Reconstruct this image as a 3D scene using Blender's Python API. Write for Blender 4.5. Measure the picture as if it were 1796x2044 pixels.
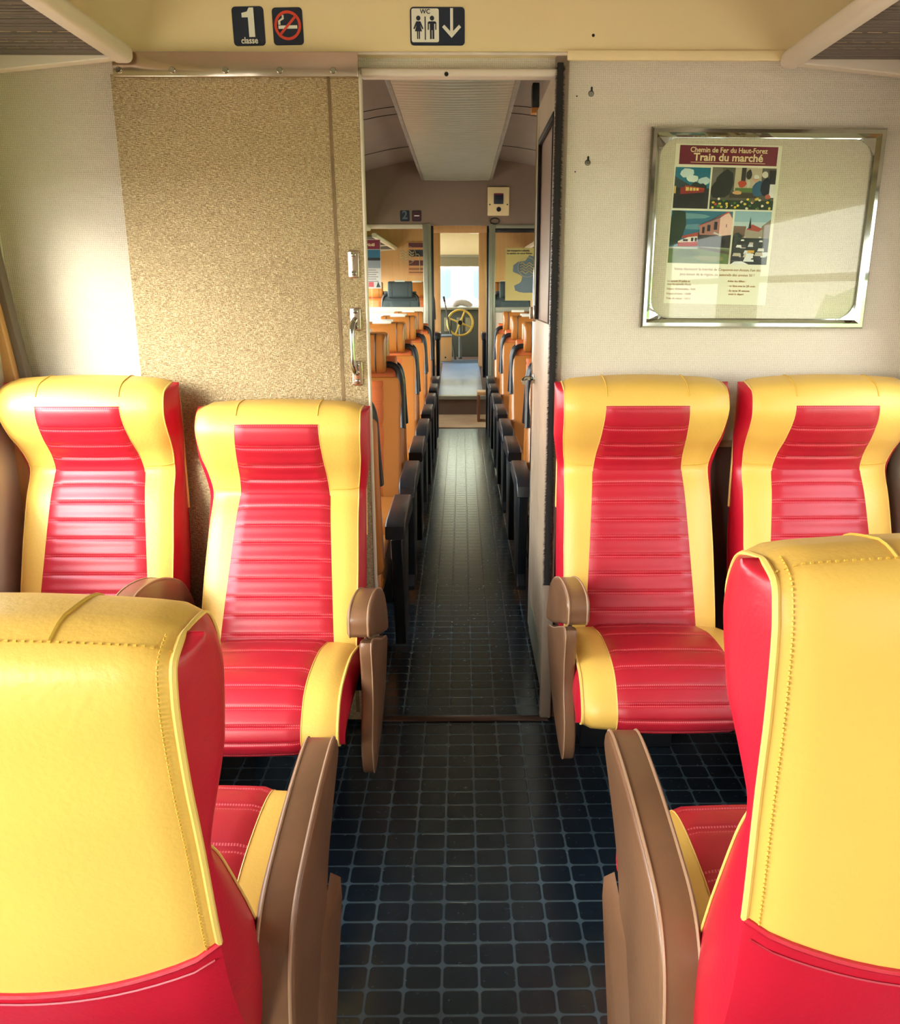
import bpy, bmesh, math, random
from mathutils import Vector, Matrix
from mathutils.geometry import tessellate_polygon
random.seed(7)
for o in list(bpy.data.objects): bpy.data.objects.remove(o, do_unlink=True)
S = bpy.context.scene; C = S.collection
PI = math.pi; sin, cos = math.sin, math.cos
# ------------------------------------------------ camera
PITCH = math.radians(15.149); YAW = math.radians(0.506); EYE = 1.45
cd = bpy.data.cameras.new('camera'); cam = bpy.data.objects.new('camera', cd); C.objects.link(cam)
cam.location = (0, 0, EYE); cam.rotation_euler = (PI/2 - PITCH, 0, -YAW)
cd.sensor_fit = 'VERTICAL'; cd.sensor_height = 24; cd.sensor_width = 24
cd.lens = 24*1640/2044; cd.shift_x = -(935-898)/2044; cd.shift_y = 0
cd.clip_start = 0.02; cd.clip_end = 300
S.camera = cam
# ------------------------------------------------ light
S.view_settings.view_transform = 'Standard'; S.view_settings.look = 'None'
S.view_settings.gamma = 1; S.view_settings.use_curve_mapping = False
S.view_settings.exposure = 0.48
w = bpy.data.worlds.new('sky'); S.world = w; w.use_nodes = True
nt = w.node_tree; bg = nt.nodes['Background']
tc = nt.nodes.new('ShaderNodeTexCoord'); sp = nt.nodes.new('ShaderNodeSeparateXYZ'); nt.links.new(tc.outputs['Generated'], sp.inputs[0])
rp = nt.nodes.new('ShaderNodeValToRGB'); nt.links.new(sp.outputs['Z'], rp.inputs[0])
rp.color_ramp.elements[0].position = 0.0; rp.color_ramp.elements[0].color = (1.0, 0.965, 0.93, 1)
rp.color_ramp.elements[1].position = 0.6; rp.color_ramp.elements[1].color = (0.78, 0.87, 1.0, 1)
nt.links.new(rp.outputs[0], bg.inputs['Color'])
# hazy sky: brighter around the sun's side
dp = nt.nodes.new('ShaderNodeVectorMath'); dp.operation = 'DOT_PRODUCT'; dp.inputs[1].default_value = Vector((-.82, -.42, .38)).normalized(); nt.links.new(tc.outputs['Generated'], dp.inputs[0])
mr = nt.nodes.new('ShaderNodeMapRange'); mr.inputs[1].default_value = -.35; mr.inputs[2].default_value = 1; mr.inputs[3].default_value = 2.6; mr.inputs[4].default_value = 17.0
nt.links.new(dp.outputs['Value'], mr.inputs[0]); nt.links.new(mr.outputs[0], bg.inputs['Strength'])
SUNDIR = Vector((-0.40, -0.80, 0.27)).normalized()
sl = bpy.data.lights.new('sun', 'SUN'); sl.energy = 4.5; sl.angle = math.radians(22); sl.color = (1.0, 0.95, 0.84)
sun = bpy.data.objects.new('sun', sl); C.objects.link(sun); sun.rotation_euler = SUNDIR.to_track_quat('Z', 'Y').to_euler(); sun.location = (-6, -4, 6)
WINDOWS = [(-2.55, -1.15), (-0.75, 0.65), (1.0, 2.3), (2.74, 3.34), (3.5, 4.6), (4.95, 6.05), (6.35, 7.45), (7.7, 8.55), (8.92, 9.6), (9.95, 11.6), (12.4, 13.5)]
WZ0, WZ1 = 0.86, 1.78
for (a, b) in WINDOWS[:10]:
    for sx in (-1, 1):
        if (a, sx) == (2.74, 1): continue
        pl = bpy.data.lights.new('window_portal', 'AREA'); pl.shape = 'RECTANGLE'; pl.size = WZ1-WZ0; pl.size_y = b-a
        pl.cycles.is_portal = True
        po = bpy.data.objects.new('window_portal', pl); C.objects.link(po)
        po.location = (sx*1.47, (a+b)/2, (WZ0+WZ1)/2); po.rotation_euler = (0, sx*PI/2, 0)

# ------------------------------------------------ materials
def srgb(r, g, b):
    f = lambda c: (c/255/12.92) if c/255 <= 0.04045 else ((c/255+0.055)/1.055)**2.4
    return (f(r), f(g), f(b), 1)
class NT:
    def __init__(s, m): s.t = m.node_tree; s.t.nodes; s.L = s.t.links
    def n(s, k, **kw):
        x = s.t.nodes.new(k)
        for a, b in kw.items(): setattr(x, a, b)
        return x
    def m(s, op, a, b=None, c=None):
        x = s.n('ShaderNodeMath', operation=op)
        for i, v in enumerate((a, b, c)):
            if v is None: continue
            if isinstance(v, (int, float)): x.inputs[i].default_value = v
            else: s.L.new(v, x.inputs[i])
        return x.outputs[0]
    def mix(s, f, a, b):
        x = s.n('ShaderNodeMix', data_type='RGBA')
        for i, v in ((0, f), (6, a), (7, b)):
            if isinstance(v, (int, float, tuple)): x.inputs[i].default_value = v
            else: s.L.new(v, x.inputs[i])
        return x.outputs[2]
def base(name, col, rough=.5, metal=0., spec=.5, coat=0.):
    m = bpy.data.materials.new(name); m.use_nodes = True
    b = m.node_tree.nodes['Principled BSDF']
    b.inputs['Base Color'].default_value = col; b.inputs['Roughness'].default_value = rough
    b.inputs['Metallic'].default_value = metal; b.inputs['Specular IOR Level'].default_value = spec
    b.inputs['Coat Weight'].default_value = coat; b.inputs['Coat Roughness'].default_value = .25
    return m, b
def plain(name, col, rough=.5, metal=0., spec=.5, vary=.06, scale=6, bump=0., bscale=60, coat=0.):
    m, b = base(name, col, rough, metal, spec, coat); t = NT(m)
    tc = t.n('ShaderNodeTexCoord')
    nz = t.n('ShaderNodeTexNoise'); nz.inputs['Scale'].default_value = scale; nz.inputs['Detail'].default_value = 4
    t.L.new(tc.outputs['Object'], nz.inputs['Vector'])
    dark = tuple(c*(1-vary*2.5) for c in col[:3])+(1,); lite = tuple(min(1, c*(1+vary*1.5)) for c in col[:3])+(1,)
    t.L.new(t.mix(nz.outputs[0], dark, lite), b.inputs['Base Color'])
    if bump:
        n2 = t.n('ShaderNodeTexNoise'); n2.inputs['Scale'].default_value = bscale; n2.inputs['Detail'].default_value = 3
        t.L.new(tc.outputs['Object'], n2.inputs['Vector'])
        bp = t.n('ShaderNodeBump'); bp.inputs['Strength'].default_value = .5; bp.inputs['Distance'].default_value = bump
        t.L.new(n2.outputs[0], bp.inputs['Height']); t.L.new(bp.outputs[0], b.inputs['Normal'])
    return m
def weave(name, col, rough=.6, px=.0058, dist=.0010, metal=0., lite=None, stretch=1.0, spec=.4):
    m, b = base(name, col, rough, metal, spec); t = NT(m)
    tc = t.n('ShaderNodeTexCoord'); sx = t.n('ShaderNodeSeparateXYZ'); t.L.new(tc.outputs['Object'], sx.inputs[0])
    nz = t.n('ShaderNodeTexNoise'); nz.inputs['Scale'].default_value = 90; t.L.new(tc.outputs['Object'], nz.inputs['Vector'])
    jit = t.m('MULTIPLY', t.m('SUBTRACT', nz.outputs[0], .5), 3.2)
    a = t.m('SINE', t.m('ADD', t.m('MULTIPLY', sx.outputs['X'], 2*PI/px/stretch), jit))
    a2 = t.m('SINE', t.m('ADD', t.m('MULTIPLY', sx.outputs['Z'], 2*PI/px), jit))
    n3 = t.n('ShaderNodeTexNoise'); n3.inputs['Scale'].default_value = 260; n3.inputs['Detail'].default_value = 2; t.L.new(tc.outputs['Object'], n3.inputs['Vector'])
    h = t.m('ADD', t.m('MULTIPLY', t.m('ADD', a, a2), .28), t.m('MULTIPLY', n3.outputs[0], 1.3))
    bp = t.n('ShaderNodeBump'); bp.inputs['Strength'].default_value = .8; bp.inputs['Distance'].default_value = dist
    t.L.new(h, bp.inputs['Height']); t.L.new(bp.outputs[0], b.inputs['Normal'])
    d = tuple(c*.82 for c in col[:3])+(1,)
    cr = t.m('MULTIPLY_ADD', h, .5, .2)
    cr2 = t.n('ShaderNodeClamp'); t.L.new(cr, cr2.inputs[0])
    t.L.new(t.mix(cr2.outputs[0], d, lite or col), b.inputs['Base Color'])
    return m
def stitched(name, col, thread, rough=.42):
    """leather whose UV v counts ribs and u is metres: double rows of stitches at whole v"""
    m, b = base(name, col, rough, 0, .5); t = NT(m)
    uv = t.n('ShaderNodeUVMap'); s = t.n('ShaderNodeSeparateXYZ'); t.L.new(uv.outputs[0], s.inputs[0])
    fr = t.m('ABSOLUTE', t.m('SUBTRACT', t.m('FRACT', t.m('ADD', s.outputs['Y'], .5)), .5))
    near = t.m('LESS_THAN', t.m('ABSOLUTE', t.m('SUBTRACT', fr, .075)), .022)
    dash = t.m('LESS_THAN', t.m('FRACT', t.m('DIVIDE', s.outputs['X'], .0052)), .58)
    msk = t.m('MULTIPLY', t.m('MULTIPLY', near, dash), .75)
    tc = t.n('ShaderNodeTexCoord'); nz = t.n('ShaderNodeTexNoise'); nz.inputs['Scale'].default_value = 9; nz.inputs['Detail'].default_value = 5
    t.L.new(tc.outputs['Object'], nz.inputs['Vector'])
    bc = t.mix(nz.outputs[0], tuple(c*.8 for c in col[:3])+(1,), tuple(min(1, c*1.15) for c in col[:3])+(1,))
    t.L.new(t.mix(msk, bc, thread), b.inputs['Base Color'])
    n2 = t.n('ShaderNodeTexNoise'); n2.inputs['Scale'].default_value = 220; t.L.new(tc.outputs['Object'], n2.inputs['Vector'])
    bp = t.n('ShaderNodeBump'); bp.inputs['Strength'].default_value = .35; bp.inputs['Distance'].default_value = .0006
    t.L.new(t.m('ADD', n2.outputs[0], t.m('MULTIPLY', near, -1.2)), bp.inputs['Height']); t.L.new(bp.outputs[0], b.inputs['Normal'])
    return m
def floor_mat(name, dark, groove, rough=.38):
    m, b = base(name, dark, rough, 0, .5); t = NT(m); b.inputs['Specular Tint'].default_value = (.5, .80, 1, 1); b.inputs['Coat Weight'].default_value = .55; b.inputs['Coat Roughness'].default_value = .2; b.inputs['Coat Tint'].default_value = (.75, .92, 1, 1)
    tc = t.n('ShaderNodeTexCoord'); s = t.n('ShaderNodeSeparateXYZ'); t.L.new(tc.outputs['Object'], s.inputs[0])
    def ax(v, per, off):
        return t.m('MULTIPLY', t.m('ABSOLUTE', t.m('SUBTRACT', t.m('FRACT', t.m('DIVIDE', t.m('ADD', v, 100*per-off), per)), .5)), per)
    PXX, PYY, R = .081, .0655, .011
    qx = ax(s.outputs['X'], PXX, -.045); qy = ax(s.outputs['Y'], PYY, 1.434)
    dx = t.m('MAXIMUM', t.m('SUBTRACT', qx, PXX/2-.0026-R), 0.0); dy = t.m('MAXIMUM', t.m('SUBTRACT', qy, PYY/2-.0026-R), 0.0)
    d = t.m('SUBTRACT', t.m('SQRT', t.m('ADD', t.m('MULTIPLY', dx, dx), t.m('MULTIPLY', dy, dy))), R)
    g = t.n('ShaderNodeMapRange'); g.inputs[1].default_value = -.0012; g.inputs[2].default_value = .0012; t.L.new(d, g.inputs[0])
    nz = t.n('ShaderNodeTexNoise'); nz.inputs['Scale'].default_value = 3.2; nz.inputs['Detail'].default_value = 5; t.L.new(tc.outputs['Object'], nz.inputs['Vector'])
    n2 = t.n('ShaderNodeTexNoise'); n2.inputs['Scale'].default_value = 60; n2.inputs['Detail'].default_value = 5; t.L.new(tc.outputs['Object'], n2.inputs['Vector'])
    c1 = t.mix(n2.outputs[0], tuple(c*.55 for c in dark[:3])+(1,), tuple(c*1.5 for c in dark[:3])+(1,))
    gm = t.m('MULTIPLY', g.outputs[0], t.m('MULTIPLY_ADD', nz.outputs[0], 1.5, -.1)); gc = t.n('ShaderNodeClamp'); t.L.new(gm, gc.inputs[0])
    sp_ = t.n('ShaderNodeTexNoise'); sp_.inputs['Scale'].default_value = 160; t.L.new(tc.outputs['Object'], sp_.inputs['Vector'])
    dust = t.m('MULTIPLY', t.m('GREATER_THAN', sp_.outputs[0], .79), .6)
    c2 = t.mix(gc.outputs[0], c1, groove)
    t.L.new(t.mix(dust, c2, (.25, .28, .3, 1)), b.inputs['Base Color'])
    t.L.new(t.m('ADD', t.m('MULTIPLY', n2.outputs[0], .14), rough-.07), b.inputs['Roughness'])
    bp = t.n('ShaderNodeBump'); bp.inputs['Strength'].default_value = .6; bp.inputs['Distance'].default_value = .0012
    t.L.new(t.m('SUBTRACT', t.m('MULTIPLY', n2.outputs[0], .12), g.outputs[0]), bp.inputs['Height']); t.L.new(bp.outputs[0], b.inputs['Coat Normal']); t.L.new(bp.outputs[0], b.inputs['Normal'])
    return m
def wood(name, c1, c2, rough=.4, sx=14):
    m, b = base(name, c1, rough); t = NT(m)
    tc = t.n('ShaderNodeTexCoord'); mp = t.n('ShaderNodeMapping'); mp.inputs['Scale'].default_value = (sx, sx, 1.2)
    t.L.new(tc.outputs['Object'], mp.inputs[0])
    nz = t.n('ShaderNodeTexNoise'); nz.inputs['Scale'].default_value = 2; nz.inputs['Detail'].default_value = 6; t.L.new(mp.outputs[0], nz.inputs['Vector'])
    t.L.new(t.mix(nz.outputs[0], c1, c2), b.inputs['Base Color'])
    return m
def glass_mat(name, tint=(1, 1, 1, 1), refl=.06):
    m = bpy.data.materials.new(name); m.use_nodes = True; t = NT(m); t.t.nodes.remove(t.t.nodes['Principled BSDF'])
    tr = t.n('ShaderNodeBsdfTransparent'); tr.inputs[0].default_value = tint
    gl = t.n('ShaderNodeBsdfGlossy'); gl.inputs['Roughness'].default_value = .02
    mx = t.n('ShaderNodeMixShader'); fr = t.n('ShaderNodeFresnel'); fr.inputs[0].default_value = 1.45
    f = t.m('ADD', t.m('MULTIPLY', fr.outputs[0], .05), refl-.055)
    t.L.new(f, mx.inputs[0]); t.L.new(tr.outputs[0], mx.inputs[1]); t.L.new(gl.outputs[0], mx.inputs[2])
    t.L.new(mx.outputs[0], t.t.nodes['Material Output'].inputs[0])
    return m
M = {}
M['yellow'] = plain('yellow_leatherette', srgb(228, 182, 86), .38, vary=.03, bump=.0012, bscale=120)
M['yseam'] = plain('yellow_piping', srgb(232, 194, 104), .42, vary=.02)
M['thread'] = plain('yellow_thread', srgb(214, 170, 66), .6, vary=.02)
M['red'] = plain('red_leatherette', srgb(190, 22, 44), .36, vary=.05, bump=.0008, bscale=150)
M['redrib'] = stitched('red_ribbed_leatherette', srgb(176, 22, 40), srgb(220, 104, 108), .42)
M['brown'] = plain('brown_leather', srgb(122, 86, 60), .32, vary=.17, scale=7, bump=.0008, bscale=90)
M['bseam'] = plain('brown_leather_seam', srgb(166, 130, 100), .5, vary=.05)
M['black'] = plain('black_plastic', srgb(28, 31, 36), .35, vary=.1)
M['darkmetal'] = plain('dark_metal', srgb(30, 30, 34), .45, metal=.4, vary=.1)
M['floor'] = floor_mat('rubber_tile_floor', srgb(25, 31, 38), srgb(84, 96, 102), .25)
M['wall'] = weave('beige_wallcloth', srgb(212, 199, 178), .62, lite=srgb(232, 221, 202))
M['slide'] = weave('golden_textured_laminate', srgb(196, 164, 104), .30, px=.0052, dist=.0016, metal=.45, lite=srgb(226, 200, 146), stretch=1.5, spec=.6)
def laminate(name, col, lite):
    m, b = base(name, col, .30, .6, .6); t = NT(m)
    tc = t.n('ShaderNodeTexCoord')
    def nz(sc, v, d=2):
        mp = t.n('ShaderNodeMapping'); mp.inputs['Scale'].default_value = v; t.L.new(tc.outputs['Object'], mp.inputs[0])
        x = t.n('ShaderNodeTexNoise'); x.inputs['Scale'].default_value = sc; x.inputs['Detail'].default_value = d; t.L.new(mp.outputs[0], x.inputs['Vector']); return x.outputs[0]
    a = nz(60, (1.5, 1, 8.0)); b2 = nz(60, (8.0, 1, 2.0)); h = t.m('ADD', t.m('MULTIPLY', a, 1.5), b2)
    bp = t.n('ShaderNodeBump'); bp.inputs['Strength'].default_value = 1.0; bp.inputs['Distance'].default_value = .0024
    t.L.new(h, bp.inputs['Height']); t.L.new(bp.outputs[0], b.inputs['Normal'])
    mr = t.n('ShaderNodeMapRange'); mr.inputs[1].default_value = 1.0; mr.inputs[2].default_value = 1.6; t.L.new(h, mr.inputs[0])
    t.L.new(t.mix(mr.outputs[0], tuple(c*.75 for c in col[:3])+(1,), lite), b.inputs['Base Color'])
    return m
M['slide'] = laminate('golden_textured_laminate', srgb(184, 154, 110), srgb(224, 202, 160))
M['beam'] = plain('cream_yellow_paint', srgb(240, 217, 164), .4, vary=.02, scale=2)
M['cream'] = plain('cream_paint', srgb(222, 207, 188), .45, vary=.03)
M['steel'] = plain('brushed_stainless', srgb(214, 194, 178), .16, metal=1, vary=.04)
M['chrome'] = plain('chrome', srgb(186, 188, 178), .08, metal=1, vary=.02)
M['zinc'] = plain('grey_green_aluminium', srgb(150, 150, 132), .38, metal=.35, vary=.06)
M['wains'] = plain('brown_wainscot', srgb(88, 60, 50), .5, vary=.1)
M['tan'] = plain('tan_leather', srgb(186, 116, 52), .25, vary=.07, coat=.4)
M['orange'] = stitched('orange_ribbed_leather', srgb(214, 112, 56), srgb(190, 96, 46), .42)
M['greyseat'] = plain('grey_cloth', srgb(78, 88, 92), .7, vary=.1)
M['ceil'] = plain('brownish_ceiling_laminate', srgb(150, 134, 122), .5, vary=.05)
M['header'] = plain('taupe_bulkhead_laminate', srgb(138, 116, 100), .55, vary=.04)
M['sidew'] = plain('side_wall_laminate', srgb(214, 204, 184), .5, vary=.03)
M['orangewood'] = wood('orange_wood', srgb(206, 150, 92), srgb(224, 176, 118))
M['mat'] = plain('coir_matting', srgb(206, 168, 122), .9, vary=.08, bump=.003, bscale=120)
M['rug'] = plain('pale_blue_mat', srgb(120, 150, 180), .3, vary=.1)
M['riser'] = plain('brown_painted_riser', srgb(110, 88, 76), .5, vary=.12)
M['white'] = plain('white_enamel', srgb(232, 228, 216), .4, vary=.02)
M['paper'] = plain('poster_paper', srgb(238, 234, 214), .6, vary=.01)
M['maroon'] = plain('maroon_ink', srgb(120, 26, 52), .5, vary=.03)
M['inkcream'] = plain('cream_ink', srgb(240, 220, 176), .5, vary=.02)
M['inkbrown'] = plain('brown_ink', srgb(172, 120, 72), .6, vary=.02)
M['navy'] = plain('navy_enamel', srgb(26, 38, 58), .4, vary=.03)
M['signred'] = plain('sign_red', srgb(226, 74, 48), .4, vary=.02)
M['lens'] = plain('ribbed_light_diffuser', srgb(152, 148, 130), .25, vary=.03)
M['bristle'] = plain('black_bristles', srgb(24, 20, 18), .8, vary=.3)
M['wheelyel'] = plain('worn_yellow_paint', srgb(208, 182, 78), .45, vary=.12, scale=20)
M['cabgreen'] = plain('grey_green_cab_paint', srgb(70, 76, 66), .5, vary=.1)
M['cabcream'] = plain('cream_cab_panel', srgb(222, 210, 170), .45, vary=.03)
M['grass'] = plain('dry_grass_ballast', srgb(172, 156, 138), .9, vary=.2)
M['leaf'] = plain('hedge_leaves', srgb(120, 160, 70), .8, vary=.3, scale=4)
M['trainyel'] = plain('pale_yellow_coachwork', srgb(200, 196, 170), .35, vary=.02)
M['greyglass'] = plain('tinted_train_window', srgb(84, 104, 124), .15, vary=.05)
M['greyp'] = plain('grey_paint', srgb(160, 152, 140), .5, vary=.03)
M['net'] = plain('rack_netting', srgb(120, 108, 96), .6, vary=.1)
M['mapgold'] = plain('ochre_map_paper', srgb(192, 172, 108), .6, vary=.02)
M['mapblue'] = plain('slate_map_ink', srgb(98, 112, 122), .6, vary=.05)
M['olive'] = plain('olive_blind', srgb(126, 120, 92), .6, vary=.05)
M['glass'] = glass_mat('window_glass', (.97, .99, .97, 1))
M['glassb'] = glass_mat('board_glass', (.97, .98, .94, 1), .07)
M['etch'] = plain('etched_film', srgb(170, 154, 116), .5, vary=.02)
_ink = {}
def ink(r, g, b):
    k = (r, g, b)
    if k not in _ink: _ink[k] = plain('printed_ink', srgb(r, g, b), .55, vary=.04, scale=60)
    return _ink[k]

# ------------------------------------------------ mesh helpers
def link(name, bm, m, parent=None, smooth=True, ang=40, bev=0):
    me = bpy.data.meshes.new(name)
    bmesh.ops.recalc_face_normals(bm, faces=bm.faces[:])
    bm.to_mesh(me); bm.free()
    for x in (m if isinstance(m, (list, tuple)) else [m]): me.materials.append(x)
    if smooth:
        for p in me.polygons: p.use_smooth = True
        me.set_sharp_from_angle(angle=math.radians(ang))
    o = bpy.data.objects.new(name, me); C.objects.link(o)
    if parent: o.parent = parent
    return o
def B(): return bmesh.new()
def box(bm, x0, x1, y0, y1, z0, z1, r=0, seg=2):
    t = bmesh.new(); bmesh.ops.create_cube(t, size=1)
    for v in t.verts: v.co = ((x0+x1)/2+v.co.x*(x1-x0), (y0+y1)/2+v.co.y*(y1-y0), (z0+z1)/2+v.co.z*(z1-z0))
    if r: bmesh.ops.bevel(t, geom=t.edges[:], offset=r, segments=seg, profile=.5, affect='EDGES')
    me = bpy.data.meshes.new('t'); t.to_mesh(me); t.free(); bm.from_mesh(me); bpy.data.meshes.remove(me)
    return bm
def grid(bm, P, uv=None, closeu=False, mi=0):
    n, k = len(P), len(P[0]); V = [[bm.verts.new(p) for p in row] for row in P]
    L = bm.loops.layers.uv.verify() if uv else None
    for i in range(n-1):
        for j in range(k if closeu else k-1):
            j2 = (j+1) % k
            try: f = bm.faces.new((V[i][j], V[i][j2], V[i+1][j2], V[i+1][j]))
            except ValueError: continue
            f.material_index = mi
            if uv:
                for l, (a, b_) in zip(f.loops, ((i, j), (i, j2), (i+1, j2), (i+1, j))): l[L].uv = uv[a][b_]
    return V
def tube(bm, pts, r, seg=8, closed=False, cap=True):
    pts = [Vector(p) for p in pts]; n = len(pts); rings = []; up = None
    for i, p in enumerate(pts):
        a = pts[(i-1) % n] if (closed or i > 0) else p; b = pts[(i+1) % n] if (closed or i < n-1) else p
        d = (b-a).normalized()
        if up is None:
            up = Vector((0, 0, 1)) if abs(d.z) < .9 else Vector((1, 0, 0))
        s = d.cross(up).normalized(); up = s.cross(d).normalized()
        rr = r[i] if isinstance(r, (list, tuple)) else r
        rings.append([p+s*rr*cos(2*PI*k/seg)+up*rr*sin(2*PI*k/seg) for k in range(seg)])
    if closed: rings.append(rings[0])
    V = grid(bm, rings, closeu=True)
    if cap and not closed:
        bm.faces.new(V[0]); bm.faces.new(V[-1][::-1])
    if closed: bmesh.ops.remove_doubles(bm, verts=bm.verts[:], dist=1e-5)
    return bm
def crom(pts, n=6, closed=False):
    out = []; N = len(pts); pts = [Vector(p) for p in pts]
    for i in range(N if closed else N-1):
        g = lambda k: pts[k % N] if closed else pts[max(0, min(N-1, k))]
        p0, p1, p2, p3 = g(i-1), g(i), g(i+1), g(i+2)
        for j in range(n):
            t = j/n
            out.append(.5*((2*p1)+(p2-p0)*t+(2*p0-5*p1+4*p2-p3)*t*t+(3*p1-p0-3*p2+p3)*t**3))
    if not closed: out.append(pts[-1])
    return out
def prism(bm, pts, x0, x1, r=0, axis='x', n=4, taper=None):
    """closed outline (a,b) swept along an axis, with edges rounded by r"""
    pts = [Vector((p[0], p[1])) for p in pts]; N = len(pts)
    area = sum(pts[i].x*pts[(i+1) % N].y-pts[(i+1) % N].x*pts[i].y for i in range(N))
    if area < 0: pts = pts[::-1]
    nr = []
    for i in range(N):
        d = (pts[(i+1) % N]-pts[i-1]).normalized(); nr.append(Vector((-d.y, d.x)))
    mp = {'x': lambda c, a, b: (c, a, b), 'y': lambda c, a, b: (a, c, b), 'z': lambda c, a, b: (a, b, c)}[axis]
    lay = [(x0, 0), (x1, 0)] if not r else [(x0+r*(1-sin(k*PI/2/n)), r*(1-cos(k*PI/2/n))) for k in range(n, -1, -1)] + [(x1-r*(1-sin(k*PI/2/n)), r*(1-cos(k*PI/2/n))) for k in range(n+1)]
    P = [[mp(c, (pts[i]+nr[i]*ins).x, (pts[i]+nr[i]*ins).y) for i in range(N)] for c, ins in lay]
    V = grid(bm, P, closeu=True)
    for ring in (V[0][::-1], V[-1]):
        if N <= 4: bm.faces.new(ring)
        else:
            co = [Vector((0, *[v.co[q] for q in range(3) if q != 'xyz'.index(axis)])) for v in ring]
            for tri in tessellate_polygon([co]):
                try: bm.faces.new([ring[q] for q in tri])
                except ValueError: pass
    return bm
def rrect(cx, cy, w, h, r, n=5):
    out = []
    for (sx, sy, a) in ((1, 1, 0), (-1, 1, PI/2), (-1, -1, PI), (1, -1, 1.5*PI)):
        for k in range(n+1):
            t = a+k*PI/2/n; out.append((cx+sx*(w/2-r)+r*cos(t), cy+sy*(h/2-r)+r*sin(t)))
    return out
def disc(bm, c, r, h, axis='y', n=20, r2=None):
    """short rounded cylinder; the axis runs from c along -axis by h (towards the viewer for y)"""
    r2 = r if r2 is None else r2; prof = [(0, r), (h*.6, r), (h, r2*.8), (h, 0.0001)]
    P = []
    for (a, rr) in prof:
        row = []
        for k in range(n):
            t = 2*PI*k/n; u, v = rr*cos(t), rr*sin(t)
            row.append({'y': (c[0]+u, c[1]-a, c[2]+v), 'x': (c[0]-a, c[1]+u, c[2]+v), 'z': (c[0]+u, c[1]+v, c[2]+a), 'X': (c[0]+a, c[1]+u, c[2]+v)}[axis])
        P.append(row)
    grid(bm, P, closeu=True); return bm
def flat(bm, pts, y, th=.0006):
    """thin printed shape in the x-z plane facing -y"""
    return prism(bm, pts, y-th, y, 0, 'y')
def thing(name, label, cat, loc=(0, 0, 0), rz=0, group=None):
    o = bpy.data.objects.new(name, None); C.objects.link(o); o.empty_display_size = .1
    o.location = loc; o.rotation_euler = (0, 0, rz); o['label'] = label; o['category'] = cat
    if group: o['group'] = group
    return o
def tag(o, label, cat, group=None, kind=None):
    o['label'] = label; o['category'] = cat
    if group: o['group'] = group
    if kind: o['kind'] = kind
    return o
def struct(name, bm, m, smooth=True, **k):
    o = link(name, bm, m, None, smooth, **k); o['kind'] = 'structure'; return o
def text(name, body, size, x, y, z, m, parent, align='CENTER', bold=0., sx=1., rot=0.):
    cu = bpy.data.curves.new(name, 'FONT'); cu.body = body; cu.size = size; cu.align_x = align; cu.offset = bold*size; cu.extrude = .0002
    cu.resolution_u = 3
    t = bpy.data.objects.new(name, cu); C.objects.link(t); bpy.context.view_layer.update()
    dg = bpy.context.evaluated_depsgraph_get(); me = bpy.data.meshes.new_from_object(t.evaluated_get(dg))
    bpy.data.objects.remove(t, do_unlink=True); bpy.data.curves.remove(cu)
    me.materials.clear(); me.materials.append(m)
    o = bpy.data.objects.new(name, me); C.objects.link(o); o.parent = parent
    for v in me.vertices:
        a, b_ = v.co.x*sx, v.co.y
        v.co = (x+a*cos(rot)-b_*sin(rot), y+v.co.z, z+a*sin(rot)+b_*cos(rot))
    return o
def dup(root, loc, rz, label, group=None):
    r = root.copy(); C.objects.link(r); r.location = loc; r.rotation_euler = (0, 0, rz); r['label'] = label
    if group: r['group'] = group
    for ch in list(root.children):
        c = ch.copy(); C.objects.link(c); c.parent = r
        for g in ch.children:
            d = g.copy(); C.objects.link(d); d.parent = c
    return r

# ------------------------------------------------ structure
YW = 2.596                     # face of the bulkhead
VX = [(-1.44, 2.02), (-1.40, 2.22), (-1.30, 2.38), (-1.04, 2.55), (-.75, 2.63), (-.45, 2.68), (0, 2.70), (.45, 2.68), (.75, 2.63), (1.04, 2.55), (1.30, 2.38), (1.40, 2.22), (1.44, 2.02)]
vault = crom(VX, 4)
def under(x):
    for a, b_ in zip(vault, vault[1:]):
        if a.x <= x <= b_.x: return a.y+(b_.y-a.y)*(x-a.x)/max(1e-6, b_.x-a.x)
    return 2.2
fb = B(); box(fb, -1.46, 1.46, -3.3, 9.72, -.06, 0); struct('floor', fb, M['floor'], smooth=False)
def ceiling(name, y0, y1, mat, joints):
    bm = B()
    ys = [y0, y1]
    for y in ys[:-1]:
        P = [[(p.x, yy, p.y) for p in vault] for yy in (y0, y1)]
        grid(bm, P)
        P2 = [[(p.x*1.05, yy, p.y+.06) for p in vault] for yy in (y0, y1)]; grid(bm, P2)
    o = struct(name, bm, mat, ang=60)
    return o
ceiling('ceiling', -3.3, 2.62, M['cream'], [])
ceiling('ceiling_saloon', 2.62, 11.95, M['ceil'], [])
for i, yj in enumerate((3.55, 4.75, 4.95, 6.25, 6.5, 7.9)):
    bm = B(); P = [[(p.x*.998, yj+dy, p.y-.004) for p in vault] for dy in (0, .006)]
    P += [[(p.x*.998, yj+.006, p.y+.01) for p in vault]]
    grid(bm, P); struct('trim_ceiling_%d' % (i+1), bm, M['black'])
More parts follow.
